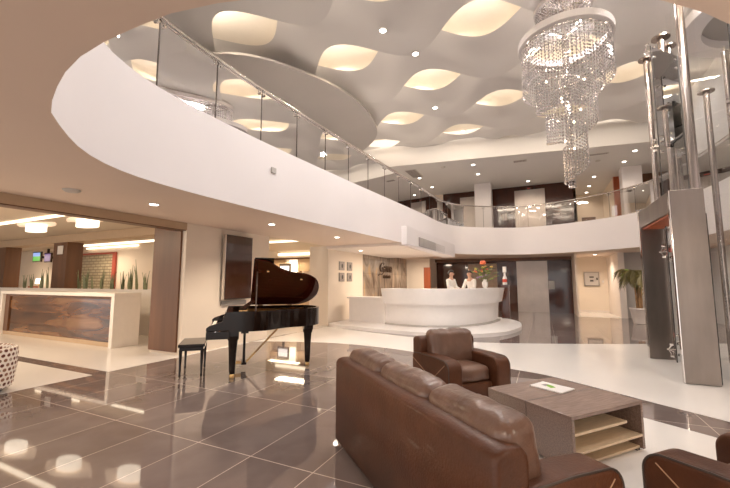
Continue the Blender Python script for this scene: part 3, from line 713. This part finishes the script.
# glass shaft with steel posts
e=empty('lift_shaft',(3.05,8.0,0),0,'round glass lift shaft held by tall polished steel posts','lift shaft')
def post(x,y,z0,z1,r,cap=False):
    x-=3.05;y-=8.0
    mb=MB().tube([(x,y,z0),(x,y,z1)],r,18)
    p=mb.build('post','lift_steel',e,smooth=True)
    if cap: MB().lathe([(r*2.6,-.03),(r*2.6,0)],(x,y,z1),20).build('cap_plate','lift_steel',p)
post(2.2,7.27,.01,7.02,.062); post(2.40,9.02,.01,6.45,.062,True); post(2.28,9.66,.01,6.38,.055,True); post(2.55,9.15,.01,6.3,.05,True); post(2.98,8.9,.01,5.1,.05,True)
post(2.62,7.05,.01,4.9,.045); 
pan=[]
for k in range(8):
    a=math.radians(202.5+45*k); pan.append(Vector((1.05*math.cos(a),1.15*math.sin(a),0)))
for k in range(8):
    if k==7: continue
    a,b2=pan[k],pan[(k+1)%8]; d=(b2-a); a2=a+d*.02; b3=b2-d*.02
    for z0,z1 in ((.03,2.0),(2.02,4.0),(4.02,6.0)):
        MB().add([(a2.x,a2.y,z0),(b3.x,b3.y,z0),(b3.x,b3.y,z1),(a2.x,a2.y,z1)],[(0,1,2,3)]).build('glass_panel','shaft_glass',e)
    for z in (.25,2.0,4.0,5.9):
        mb=MB(); c=b2; rad=c.normalized(); tt=d.normalized()
        mb.tube([c*1.0+Vector((0,0,z)),c*1.12+Vector((0,0,z))],.014,8)
        for s in (-1,1):
            for w in (-.1,.1):
                mb.tube([c*1.1+Vector((0,0,z)),c*1.0+tt*s*.1+Vector((0,0,z+w))],.009,6); mb.tube([c*1.03+tt*s*.1+Vector((0,0,z+w)),c*.98+tt*s*.1+Vector((0,0,z+w))],.024,8)
        mb.build('spider_bracket','chrome',e,smooth=True)
    MB().box(-.008,.008,-.008,.008,.03,6.0,Matrix.Translation(b2)).build('joint_seal','cabinet_dark',e)

# ================================================================== RECEPTION
def counter(name,base,top,z0,z1,zb,m,label,cat,flare):
    pass
e=empty('reception_desk',(-3.2,11.6,.1),0,'long curved white reception desk with an overhanging upper band','reception desk')
b_=catmull([(-4.62,11.22),(-4.0,11.02),(-3.2,10.98),(-2.5,11.3),(-1.95,12.1),(-1.6,13.2),(-1.52,14.1)],8)
def off(P,d):
    out=[]
    for i,p in enumerate(P):
        t=(P[min(i+1,len(P)-1)]-P[max(i-1,0)]).normalized(); out.append(p+Vector((t.y,-t.x,0))*d)
    return out
def sheet(P,Q,z0,z1,th=.12):
    # P outline at z0, Q outline at z1 (outer); inner copies offset
    Pi=off(P,-th); Qi=off(Q,-th); n=len(P); vs=[];o=Vector((3.2,-11.6,0))
    for p,q,qi,pi in zip(P,Q,Qi,Pi):
        vs+=[(p.x+o.x,p.y+o.y,z0),(q.x+o.x,q.y+o.y,z1),(qi.x+o.x,qi.y+o.y,z1),(pi.x+o.x,pi.y+o.y,z0)]
    fs=[(4*i+k,4*i+(k+1)%4,4*i+4+(k+1)%4,4*i+4+k) for i in range(n-1) for k in range(4)]+[(0,1,2,3),tuple(4*(n-1)+k for k in (3,2,1,0))]
    return MB().add(vs,fs)
sheet(b_,off(b_,.06),0,.70).build('lower_body','counter_white',e,smooth=True)
sheet(off(b_,.17),off(b_,.26),.67,1.12,.2).build('upper_band','counter_white',e,smooth=True)
sheet(off(b_,.26),off(b_,.26),1.12,1.145,.55).build('countertop','counter_white',e,smooth=True)
sheet(off(b_,.10),off(b_,.10),0.0,.05,.1).build('plinth','grille_light',e,smooth=True)
e=empty('side_desk',(-5.4,11.4,.1),0,'lower white side section of the reception, left of the tall curved desk','desk')
MB().prism([(-.75,.1),(.66,-.11),(.66,.55),(-.75,.65)],0,.78).build('body','counter_white',e,bevel=.01)
MB().prism([(-.82,.06),(.68,-.15),(.68,.6),(-.82,.7)],.78,.84).build('desktop','counter_white',e,bevel=.01)
# flowers, vase, product stand, receptionists
e=empty('flower_arrangement',(-1.82,13.4,1.245),0,'bouquet of coral and mixed flowers in a vase on the reception desk','flowers')
MB().lathe([(.05,0),(.09,.06),(.10,.18),(.06,.26),(.07,.30)],seg=20).build('vase','white_plain',e,smooth=True)
rnd=random.Random(3)
for k in range(46):
    a=rnd.uniform(0,2*PI); R=rnd.uniform(.05,.42); h=rnd.uniform(.4,.78)-.3*R
    tip=Vector((R*math.cos(a),R*math.sin(a),h)); MB().tube([(0,0,.25),(tip.x*.4,tip.y*.4,h*.7),tip],.007,5).build('stem','leaf_dark',e)
    if k%3: 
        d=Vector((math.cos(a),math.sin(a),.3)).normalized(); s=Vector((-math.sin(a),math.cos(a),0)); c=tip
        MB().add([c-d*.1,c+s*.065,c+d*.13,c-s*.065,c+Vector((0,0,.02))],[(0,1,4),(1,2,4),(2,3,4),(3,0,4)]).build('leaf','leaf_dark' if k%2 else 'leaf_lime',e)
    else:
        mb=MB(); mb.lathe([(.005,-.02),(.045,0),(.05,.03),(.01,.05)],tuple(tip),9); mb.build('flower',('petal_yellow','petal_mauve','petal')[k//3%3],e,smooth=True)
mb=MB()
for q in range(8):
    a=q*PI/4; c=Vector((-.05+.05*math.cos(a),.05*math.sin(a),.86)); mb.lathe([(.005,-.06),(.06,-.01),(.045,.06),(.004,.09)],tuple(c),8)
mb.build('flower','petal',e,smooth=True); MB().tube([(0,0,.25),(-.05,0,.85)],.009,6).build('stem','leaf_dark',e)
e=empty('bottle_display',(-1.3,14.9,0),0,'slim lit stand with red and white labels behind the right end of reception','display')
MB().box(-.14,.14,-.1,.1,.01,1.35).build('pedestal','wood_gloss',e); MB().lathe([(.08,1.35),(.08,1.60),(.035,1.70),(.035,1.80),(.07,1.82),(.07,2.03)],seg=16).build('bottle','white_plain',e,smooth=True); MB().lathe([(.083,1.44),(.083,1.56)],seg=16).build('label_band','red_plastic',e)

def person(x,y,z,face,label,lean=0,seedk=0,hairlong=False,armpose=0):
    e=empty('person',(x,y,z),face,label,'person','receptionists')
    # joints: local +y is where the person looks
    J={}
    def skin(name,nodes,edges,m,sub=2):
        me=bpy.data.meshes.new(name); me.from_pydata([n[0] for n in nodes],edges,[]); ob=bpy.data.objects.new(name,me); COL.objects.link(ob); ob.parent=e
        sk=ob.modifiers.new('skin','SKIN'); sk.use_smooth_shade=True
        for i,n in enumerate(nodes):
            r=n[1]; me.skin_vertices[0].data[i].radius=(r,r*n[2]) if len(n)>2 else (r,r)
        me.skin_vertices[0].data[0].use_root=True
        s=ob.modifiers.new('sub','SUBSURF'); s.levels=sub; s.render_levels=sub; me.materials.append(M[m]); return ob
    hx=.02*seedk
    nodes=[((0,0,.92),.14,.8),((0,0,1.1),.12,.8),((0,0.0+lean*.3,1.28),.14,.75),((0,lean*.6,1.42),.11,.7),((0,lean*.8,1.49),.055),((0,lean+.01,1.56),.052),((0,lean+.02,1.63),.088,1.1),((0,lean+.015,1.70),.075,1.1)]
    edges=[(i,i+1) for i in range(7)]
    for s in (-1,1):
        b=len(nodes); nodes+= [((s*.17,lean*.6,1.41),.06),((s*.23,lean+.04,1.16),.046),((s*.14,lean+.28,1.10),.034),((s*.12,lean+.35,1.11),.03,.6)]
        edges+=[(3,b),(b,b+1),(b+1,b+2),(b+2,b+3)]
        for f in range(4):
            c=len(nodes); xo=s*(.12-.03+.022*f); nodes+=[((xo,lean+.40,1.105),.010),((xo,lean+.43+.004*(2-abs(f-1.5)),1.095),.008)]; edges+=[(b+3,c),(c,c+1)]
        c=len(nodes); nodes+=[((s*.07,lean+.37,1.10),.011),((s*.05,lean+.395,1.095),.009)]; edges+=[(b+3,c),(c,c+1)]
        b=len(nodes); nodes+=[((s*.10,0,.84),.10),((s*.10,.015,.48),.065),((s*.10,-.01,.10),.04),((s*.10,.12,.035),.035)]; edges+=[(0,b),(b,b+1),(b+1,b+2),(b+2,b+3)]
    body=skin('body',nodes,edges,'skin')
    # shirt
    sn=[((0,0,.90),.155,.85),((0,0,1.1),.14,.85),((0,lean*.3,1.28),.158,.8),((0,lean*.6,1.41),.125,.75)]; se=[(0,1),(1,2),(2,3)]
    for s in (-1,1):
        b=len(sn); sn+=[((s*.175,lean*.6,1.41),.075),((s*.235,lean+.04,1.16),.062),((s*.15,lean+.25,1.10),.048)]; se+=[(3,b),(b,b+1),(b+1,b+2)]
    skin('shirt',sn,se,'shirt')
    tn=[((0,0,.95),.15,.85)];te=[]
    for s in (-1,1):
        b=len(tn); tn+=[((s*.10,0,.84),.115),((s*.10,.015,.48),.08),((s*.10,-.01,.09),.06)]; te+=[(0,b),(b,b+1),(b+1,b+2)]
    skin('trousers',tn,te,'trouser')
    # head features
    hd=Vector((0,lean+.02,1.655))
    mb=MB(); vs=[];fs=[]; n=14;mm=10
    for i in range(mm+1):
        th=PI*.62*i/mm
        for k in range(n):
            ph=2*PI*k/n; cut=1.0
            x=.098*math.sin(th)*math.cos(ph); yv=.112*math.sin(th)*math.sin(ph)-.018; zz=.118*math.cos(th)+.01
            if math.sin(ph)>.2 and th>PI*.33: zz=max(zz,.118*math.cos(PI*.33)); yv*=.85
            vs.append((hd.x+x,hd.y+yv,hd.z+zz))
    fs=[(i*n+k,i*n+(k+1)%n,(i+1)*n+(k+1)%n,(i+1)*n+k) for i in range(mm) for k in range(n)]
    mb.add(vs,fs).lathe([(.005,-.04),(.045,-.02),(.045,.02),(.005,.04)],(0,lean-.10,1.66),10); mb.build('hair','hair',e,smooth='all')
    for s in (-1,1):
        MB().lathe([(.002,-.008),(.009,0),(.002,.008)],(s*.034,lean+.117,1.655),8).build('eye','hair',e)
        MB().lathe([(.004,-.03),(.016,0),(.004,.03)],(s*.092,lean+.015,1.64),8).build('ear','skin',e)
    MB().add([(0,lean+.145,1.625),(-.014,lean+.11,1.618),(.014,lean+.11,1.618),(0,lean+.11,1.665)],[(0,1,2),(0,2,3),(0,3,1),(1,3,2)]).build('nose','skin',e)
    MB().box(-.022,.022,lean+.105,lean+.118,1.592,1.60).build('mouth','petal',e)
    return e
person(-2.95,13.1,.1,math.radians(250),'person in a white shirt standing behind the desk, left one, seen in profile',0.03)
person(-2.35,13.8,.1,math.radians(155),'person in a white shirt with dark hair leaning over the desk beside the flowers',0.10,1)

# ================================================================== PALM
e=empty('potted_palm',(3.0,15.9,0),0,'tall feathery palm in a pale tapered pot beside the lift','plant')
MB().lathe([(.20,.01),(.28,.48),(.30,.50),(.30,.55),(.27,.55),(.26,.5)],seg=28).build('pot','pot_grey',e,smooth=True)
MB().lathe([(.001,.495),(.26,.50)],seg=20).build('soil','soil',e)
rnd=random.Random(11)
for k in range(4):
    a=k*1.6; MB().tube([(.06*math.cos(a),.06*math.sin(a),.49),(.08*math.cos(a),.08*math.sin(a),1.0),(.1*math.cos(a),.1*math.sin(a),1.35)],[.035,.028,.018],8).build('trunk','trunk',e,smooth=True)
def frond(a,h0,reach,top,droop,m,tw):
    P=[]; 
    for i in range(14):
        t=i/13; r=.05+reach*t**1.1; zz=h0+(top-h0)*math.sin(PI*.62*t)/math.sin(PI*.5) - droop*t**3; P.append(Vector((r*math.cos(a),r*math.sin(a),zz)))
    mb=MB(); mb.tube(P,[.012*(1-.7*i/13) for i in range(14)],5)
    sd=Vector((-math.sin(a),math.cos(a),0))
    for i in range(3,14):
        c=P[i]; d=(P[i]-P[i-1]).normalized(); ln=.30*math.sin(PI*(i-1)/14)**.6+.05
        for q in (0,.5):
            c2=P[i-1].lerp(P[i],q)
            for s in (-1,1):
                tip=c2+sd*s*ln*.75+d*ln*.6-Vector((0,0,ln*.55)); w=d*.022
                md=c2.lerp(tip,.5)+Vector((0,0,.03))
                mb.add([c2,md+w,tip,md-w],[(0,1,2),(0,2,3)])
    mb.build('frond',m,e)
for k in range(15):
    a=k*2.4+rnd.uniform(-.3,.3); frond(a,1.05+rnd.uniform(0,.25),rnd.uniform(.3,.65),rnd.uniform(1.75,2.15),rnd.uniform(.3,.8),'leaf_palm' if k not in (9,) else 'leaf_lime',0)

# ================================================================== PIANO
TH=math.radians(-45.2)
e=empty('grand_piano',(-4.946,4.545,0),TH,'black lacquered grand piano with its lid propped open','piano')
rim=[(.74,.22),(.74,.50)]+[(p.x,p.y) for p in catmull([(.74,.60),(.68,.80),(.50,1.00),(.40,1.18),(.36,1.35),(.30,1.52),(.14,1.68),(-.10,1.76),(-.38,1.76),(-.60,1.66),(-.72,1.48),(-.74,1.30)],5)]+[(-.74,.22)]
case=[Vector((x,y,0)) for x,y in rim]
def inset(P,d):
    n=len(P); out=[]
    for i in range(n):
        a=(P[i]-P[i-1]); b2=(P[(i+1)%n]-P[i]); t=(a.normalized()+b2.normalized()).normalized(); out.append(P[i]+Vector((-t.y,t.x,0))*d)
    return out
IN=inset(case,.045)
n=len(case); vs=[];fs=[]
for p,q in zip(case,IN): vs+=[(p.x,p.y,.70),(p.x,p.y,1.0),(q.x,q.y,1.0),(q.x,q.y,.70)]
for i in range(n):
    a=4*i;b2=4*((i+1)%n)
    for k in range(4): fs.append((a+k,a+(k+1)%4,b2+(k+1)%4,b2+k))
MB().add(vs,fs).build('case','black_lacquer',e,smooth=True)
MB().prism([(p.x,p.y) for p in IN],.70,.80).build('soundboard','piano_plate',e)
MB().prism([(p.x*.9,p.y*.92+.08) for p in inset(case,.12)],.90,.93).build('iron_frame','piano_plate',e)
g=MB()
for k in range(16): x=-.55+k*.068; g.tube([(x,.5,.95),(x-.08-.01*k*.0,.5+1.1-.045*k,.95)],.004,4)
g.build('strings','gold',e)
MB().box(-.74,.74,-.10,.24,.60,.72).build('keybed','black_lacquer',e,bevel=.01)
for s in (-1,1): MB().prism([(-.10,.72),(.24,.72),(.24,1.0),(.17,1.0),(.12,.86),(-.06,.80),(-.10,.77)],s*.74-(.0 if s>0 else -.0)-.035 if s>0 else -.74,s*.74 if s>0 else -.705,Matrix(((0,0,1,0),(1,0,0,0),(0,1,0,0),(0,0,0,1)))).build('cheek','black_lacquer',e,bevel=.008)
MB().box(-.61,.61,-.06,.13,.72,.745).build('white_keys','ivory',e)
g=MB()
for k in range(35):
    if k%7 in (2,6): continue
    x=-.61+(k+1)*1.22/36; g.box(x-.006,x+.006,-.0,.12,.745,.757)
g.build('black_keys','black_lacquer',e)
MB().box(-.705,.705,.13,.16,.72,.92).build('fallboard','black_lacquer',e,bevel=.005)
MB().box(-.705,-.61,-.08,.13,.72,.77).box(.61,.705,-.08,.13,.72,.77).build('key_block','black_lacquer',e,bevel=.005)
MB().box(-.70,.70,.18,.26,.93,.985).build('pin_block_cover','black_lacquer',e)
mx=Matrix.Translation((0,.46,1.0))@Matrix.Rotation(math.radians(-62),4,'X')
MB().box(-.40,.40,0,.012,0,.26,Matrix.Translation((0,.40,1.0))@Matrix.Rotation(math.radians(-55),4,'X')).build('music_desk','black_lacquer',e,bevel=.004)
MB().prism([(p.x,p.y) for p in inset(case,.02)],1.0,1.006).build('felt_edge','felt_red',e) if False else None
def leg(x,y):
    l=MB().lathe([(.035,.06),(.045,.10),(.055,.35),(.07,.56),(.085,.58),(.085,.70)],(x,y,0),16).build('leg','black_lacquer',e,smooth=True)
    MB().lathe([(.028,.0),(.035,.012),(.035,.04),(.02,.06)],(x,y,.0),14).build('caster','gold',l,smooth=True)
    MB().box(x-.10,x+.10,y-.08,y+.08,.62,.71).build('leg_block','black_lacquer',l,bevel=.01)
leg(.6,.28); leg(-.6,.28); leg(.11,1.52)
l=MB().box(-.16,.16,.42,.50,.09,.13).box(-.09,-.05,.44,.48,.13,.62).box(.05,.09,.44,.48,.13,.62).box(-.18,.18,.40,.52,.60,.64).build('pedal_lyre','black_lacquer',e,bevel=.006)
for x in (-.08,0,.08): MB().prism([(x-.012,.30),(x+.012,.30),(x+.018,.42),(x-.018,.42)],.10,.115).build('pedal','gold',l)
MB().tube([(0,.50,.12),(.02,1.05,.70)],.008,6).tube([(.1,.50,.12),(.12,1.05,.70)],.008,6).build('lyre_brace','gold',l,smooth=True)
# lid, hinged on the straight bass side
al=math.radians(31.5)
H=Matrix.Translation((-.745,0,1.012))@Matrix.Rotation(-al,4,'Y')@Matrix.Translation((.745,0,0))
lidpts=[(.77,.56)]+[(p.x*1.03,p.y*1.01) for p in case if p.y>=.58]+[(-.745,1.2),(-.745,.56)]
lidpts=[p for i,p in enumerate(lidpts) if i==0 or math.dist(p,lidpts[i-1])>1e-4]
MB().prism(lidpts,0,.022,H).build('lid','lid_inner',e,bevel=.003)
MB().box(-.745,.77,.57,.88,.026,.046,H).build('lid_flap','black_lacquer',e,bevel=.003)
tip=H@Vector((.42,.63,0)); MB().tube([(.66,.60,.96),tip],.011,8).build('lid_prop','dark_metal',e,smooth=True)
g=MB()
for y in (.75,1.3): g.tube([(-.76,y-.05,1.01),(-.76,y+.05,1.01)],.012,8)
g.build('hinge','gold',e,smooth=True)
for yy in (.80,1.40): 
    q=H@Vector((.45-.25*(yy>1),yy,-.012)); MB().lathe([(.02,-.01),(.02,.01)],tuple(q),10).build('lid_bumper','gold',e)
# bench
e=empty('piano_bench',(-5.14,4.29,0),TH,'black wooden piano bench in front of the grand piano','bench')
MB().box(-.36,.36,-.19,.19,.455,.50).build('seat','black_lacquer',e,bevel=.012)
MB().box(-.34,.34,-.17,.17,.40,.455).build('apron','black_lacquer',e,bevel=.004)
for sx in (-1,1):
    for sy in (-1,1): MB().lathe([(.014,.005),(.018,.04),(.014,.05),(.024,.36),(.026,.42)],(sx*.32,sy*.15,0),12).build('leg','black_lacquer',e,smooth=True)

# ================================================================== SOFA + ARMCHAIRS
def rounded_prism(prof,x0,x1,r,k=5):
    # profile in y-z, swept along x with rounded rims (profile runs counter-clockwise)
    P=[Vector((p[0],p[1],0)) for p in prof]; n=len(P)
    def ins(d):
        out=[]
        for i in range(n):
            a=(P[i]-P[i-1]).normalized(); b2=(P[(i+1)%n]-P[i]).normalized(); na=Vector((-a.y,a.x,0)); nb=Vector((-b2.y,b2.x,0)); m=(na+nb)
            m=m/ max(.35,m.length_squared)*2 if m.length>1e-6 else na
            out.append(P[i]+m*d)
        return out
    secs=[(x0,r+.012)]+[(x0+r*(1-math.sin(q*PI/2/k)) if False else x0+r*(1-math.cos(q*PI/2/k)),r*(1-math.sin(q*PI/2/k))) for q in range(k+1)]
    secs=secs+[(x1-(x-x0),d) for x,d in reversed(secs)]
    vs=[];fs=[]
    for x,d in secs: vs+=[(x,p.x,p.y) for p in ins(d)]
    for q in range(len(secs)-1):
        for i in range(n): fs.append((q*n+i,q*n+(i+1)%n,(q+1)*n+(i+1)%n,(q+1)*n+i))
    tr=tessellate_polygon([[Vector((v[1],v[2],0)) for v in vs[:n]]]); o=(len(secs)-1)*n
    fs+=[tuple(t) for t in tr]+[(c+o,b2+o,a+o) for a,b2,c in tr]
    return MB().add(vs,fs)
def arm(e,x0,x1,y0,y1,h,name='arm'):
    # rounded-top arm with a raised front, profile in y-z extruded along x
    R=.11; prof=[(y0,.05),(y1,.05),(y1+.012,.2)]+[(y1+.015-R+R*math.cos(q*PI/16),h-R+R*math.sin(q*PI/16)) for q in range(9)]+[(y1-.3,h+.010),(y0+.2,h+.004),(y0+.05,h-.008),(y0,h-.04)]
    o=rounded_prism(prof,x0,x1,.028).build(name,'leather',e,smooth='all')
    return o
def sofa_like(name,loc,rz,W,D,nc,label,cat,backh=.75,armh=.58,cw=.0):
    e=empty(name,loc,rz,label,cat)
    aw=.20
    MB().box(aw,W-aw,.12,D-.08,.05,.26).build('base','leather',e,bevel=.02)
    # back: slab with flat leather outside
    rounded_prism([(.0,.04),(.17,.04),(.20,backh-.08),(.19,backh-.03),(.16,backh-.003),(.11,backh+.004),(.06,backh+.003),(.022,backh-.012),(.003,backh-.04)],.02,W-.02,.028).build('back_frame','leather',e,smooth='all')
    for x0,x1,s in ((0,aw,-1),(W-aw,W,1)):
        a=arm(e,x0,x1,.02,D,armh)
        xs=x0-.001 if s<0 else x1+.001
        P=[(xs,.25,.08),(xs,.48,.30),(xs,D-.28,.33),(xs,D-.06,armh-.05)]
        MB().tube(P,.0035,5).tube([(xs,.05,armh-.08),(xs,.48,.30)],.0035,5).tube([(xs,D-.28,.33),(xs,D-.22,.07)],.0035,5).build('stitching','stitch',a)
        xp=x1-.008 if s>0 else x0+.008; RR=.105
        MB().tube([(xp,.06,armh-.014),(xp,.22,armh-.004),(xp,D-.3,armh+.002)]+[(xp,D+.010-RR+RR*math.cos(q*PI/16),armh-.004-RR+RR*math.sin(q*PI/16)) for q in range(8,-1,-1)]+[(xp,D+.006,.2),(xp,D-.005,.07)],.006,6).build('piping','dark_metal',a,smooth=True)
    cwid=(W-2*aw)/nc
    for k in range(nc):
        xc=aw+cwid*(k+.5)
        cushion('seat_cushion',cwid-.01,D-.30,.18,'leather_seat',e,(xc,.17+(D-.25)/2,.345),r=.05,puff=.02,wr=.006,seed=k)
    bw=(W-.12 if nc>1 else W-2*aw+.16)/nc
    for k in range(nc):
        xc=(.06 if nc>1 else aw-.08)+bw*(k+.5)
        cushion('back_cushion',bw-.012,.22,.44,'leather_seat',e,(xc,.235,backh-.135),r=.075,puff=.02,wr=.012 if nc>1 else .022,rot=(math.radians(9),0,0),seed=k+5,n=24)
    g=MB()
    for sx in (.12,W-.12):
        for sy in (.1,D-.1): g.box(sx-.03,sx+.03,sy-.03,sy+.03,.003,.05)
    g.build('feet','dark_metal',e)
    return e
sofa_like('sofa',(-1.80,3.08,0),math.radians(-41.76),2.15,.75,3,'long brown leather three-seat sofa seen from behind','sofa')
A1=math.radians(-41.76-90)   # chair facing along the sofa length
a1=sofa_like('armchair',(-1.02,5.45,0),math.radians(-131.76),.90,.82,1,'brown leather armchair at the far end of the coffee table','armchair',backh=.74,armh=.55)
a2=sofa_like('armchair',(1.06,2.01,0),math.radians(48.24),.90,.82,1,'brown leather armchair cut off at the bottom right corner, near the table','armchair',backh=.80,armh=.55)

# ================================================================== COFFEE TABLE
TT=math.radians(51)
e=empty('coffee_table',(.15,3.34,0),TT,'low dark brown coffee table with pale open shelves','table')
Wx,Wy,ht=.93,.88,.42
MB().box(0,Wx,0,Wy,ht-.03,ht).build('tabletop','table_wood',e,bevel=.003)
MB().box(0,.03,0,Wy,.02,ht-.03).build('side_panel','table_wood',e,bevel=.002); MB().box(Wx-.03,Wx,0,Wy,.02,ht-.03).build('side_panel','table_wood',e,bevel=.002)
MB().box(.03,Wx-.03,Wy-.03,Wy,.02,ht-.03).build('back_panel','table_wood',e)
MB().box(-.002,Wx+.002,.425,.43,ht-.001,ht+.0012).box(-.0015,.0,.425,.43,.02,ht).build('seam','dark_metal',e)
MB().box(.03,Wx-.2,.02,Wy-.05,.255,.275).build('shelf','table_shelf',e,bevel=.002)
MB().box(.03,Wx-.03,.0,Wy-.05,.125,.145).build('shelf','table_shelf',e,bevel=.002)
MB().box(.03,Wx-.03,.03,Wy-.05,.02,.04).build('shelf','table_shelf',e,bevel=.002)
MB().box(.45,.47,.4,.42,.04,.255).build('divider','grille_light',e)
g=MB()
for x in (.05,Wx-.05):
    for y in (.05,Wy-.05): g.box(x-.02,x+.02,y-.02,y+.02,.003,.02)
g.build('feet','dark_metal',e)
e=empty('brochure',(.03,4.14,ht+.0015),math.radians(60),'white brochure with a green leaf print lying on the coffee table','brochure')
MB().box(-.12,.12,-.16,.16,0,.012).build('pages','paper',e,bevel=.003)
MB().prism([(-.05,-.02),(-.01,.05),(.05,.06),(.03,0),(.0,-.04)],.012,.0128).build('green_print','green_print',e)
MB().prism([(-.03,.04),(-.01,.10),(.05,.09),(.05,.06),(-.0,.05)],.012,.0127).build('dark_print','grey_print',e)

# ================================================================== TUB CHAIR (left edge)
e=empty('tub_chair',(-6.72,2.22,0),0,'white tub chair with brown oval spots, cut off at the left edge','chair')
mb=MB(); prof=[(.36,.06),(.40,.08),(.425,.30),(.43,.52),(.42,.575),(.39,.59),(.36,.575),(.345,.52),(.33,.38)]
seg=40; vs=[];fs=[]; n=len(prof)
for r_,z_ in prof:
    for k in range(seg+1): a=2*PI*k/seg; vs.append((r_*math.cos(a),r_*math.sin(a),z_))
fs=[(i*(seg+1)+k,i*(seg+1)+k+1,(i+1)*(seg+1)+k+1,(i+1)*(seg+1)+k) for i in range(n-1) for k in range(seg)]
sh=mb.add(vs,fs).build('shell','spotted',e,smooth=True)
me=sh.data; uvl=me.uv_layers.new(name='UVMap')
Ls=[0]
for i in range(1,n): Ls.append(Ls[-1]+math.dist(prof[i],prof[i-1]))
for poly in me.polygons:
    for li in poly.loop_indices:
        vi=me.loops[li].vertex_index; i,k=divmod(vi,seg+1); uvl.data[li].uv=(k/seg*2*PI*.43,Ls[i])
cushion('seat_cushion',.58,.58,.2,'white_plain',e,(0,0,.36),r=.08,puff=.02)
MB().lathe([(.30,.01),(.33,.06)],seg=30).build('base','dark_metal',e)

# ================================================================== general fill light
w=bpy.data.worlds.new('world'); SC.world=w; w.use_nodes=True
bg=w.node_tree.nodes['Background']; bg.inputs[0].default_value=(1,.95,.91,1); bg.inputs[1].default_value=1.45
# added fill lights without fixtures: atrium, lounge, gallery
for x in (-2.2,.6,3.0):
    for y in (4.0,8.0,12.5):
        lamp('atrium_fill','SPOT',(x,y,6.9),180 if y<10 else 35,(1,.96,.93),.08,spot=math.radians(165),blend=.5)
for x,y in ((-5.5,-1.5),(-2,-2),(2,-2),(3.5,1.0)):
    lamp('lounge_fill','AREA',(x,y,2.6),60,WW,.6,.6)
for x,y in ((-6,8),(-5.5,12)): lamp('gallery_fill','AREA',(x,y,6.2),40,(1,.9,.82),.5,.5)
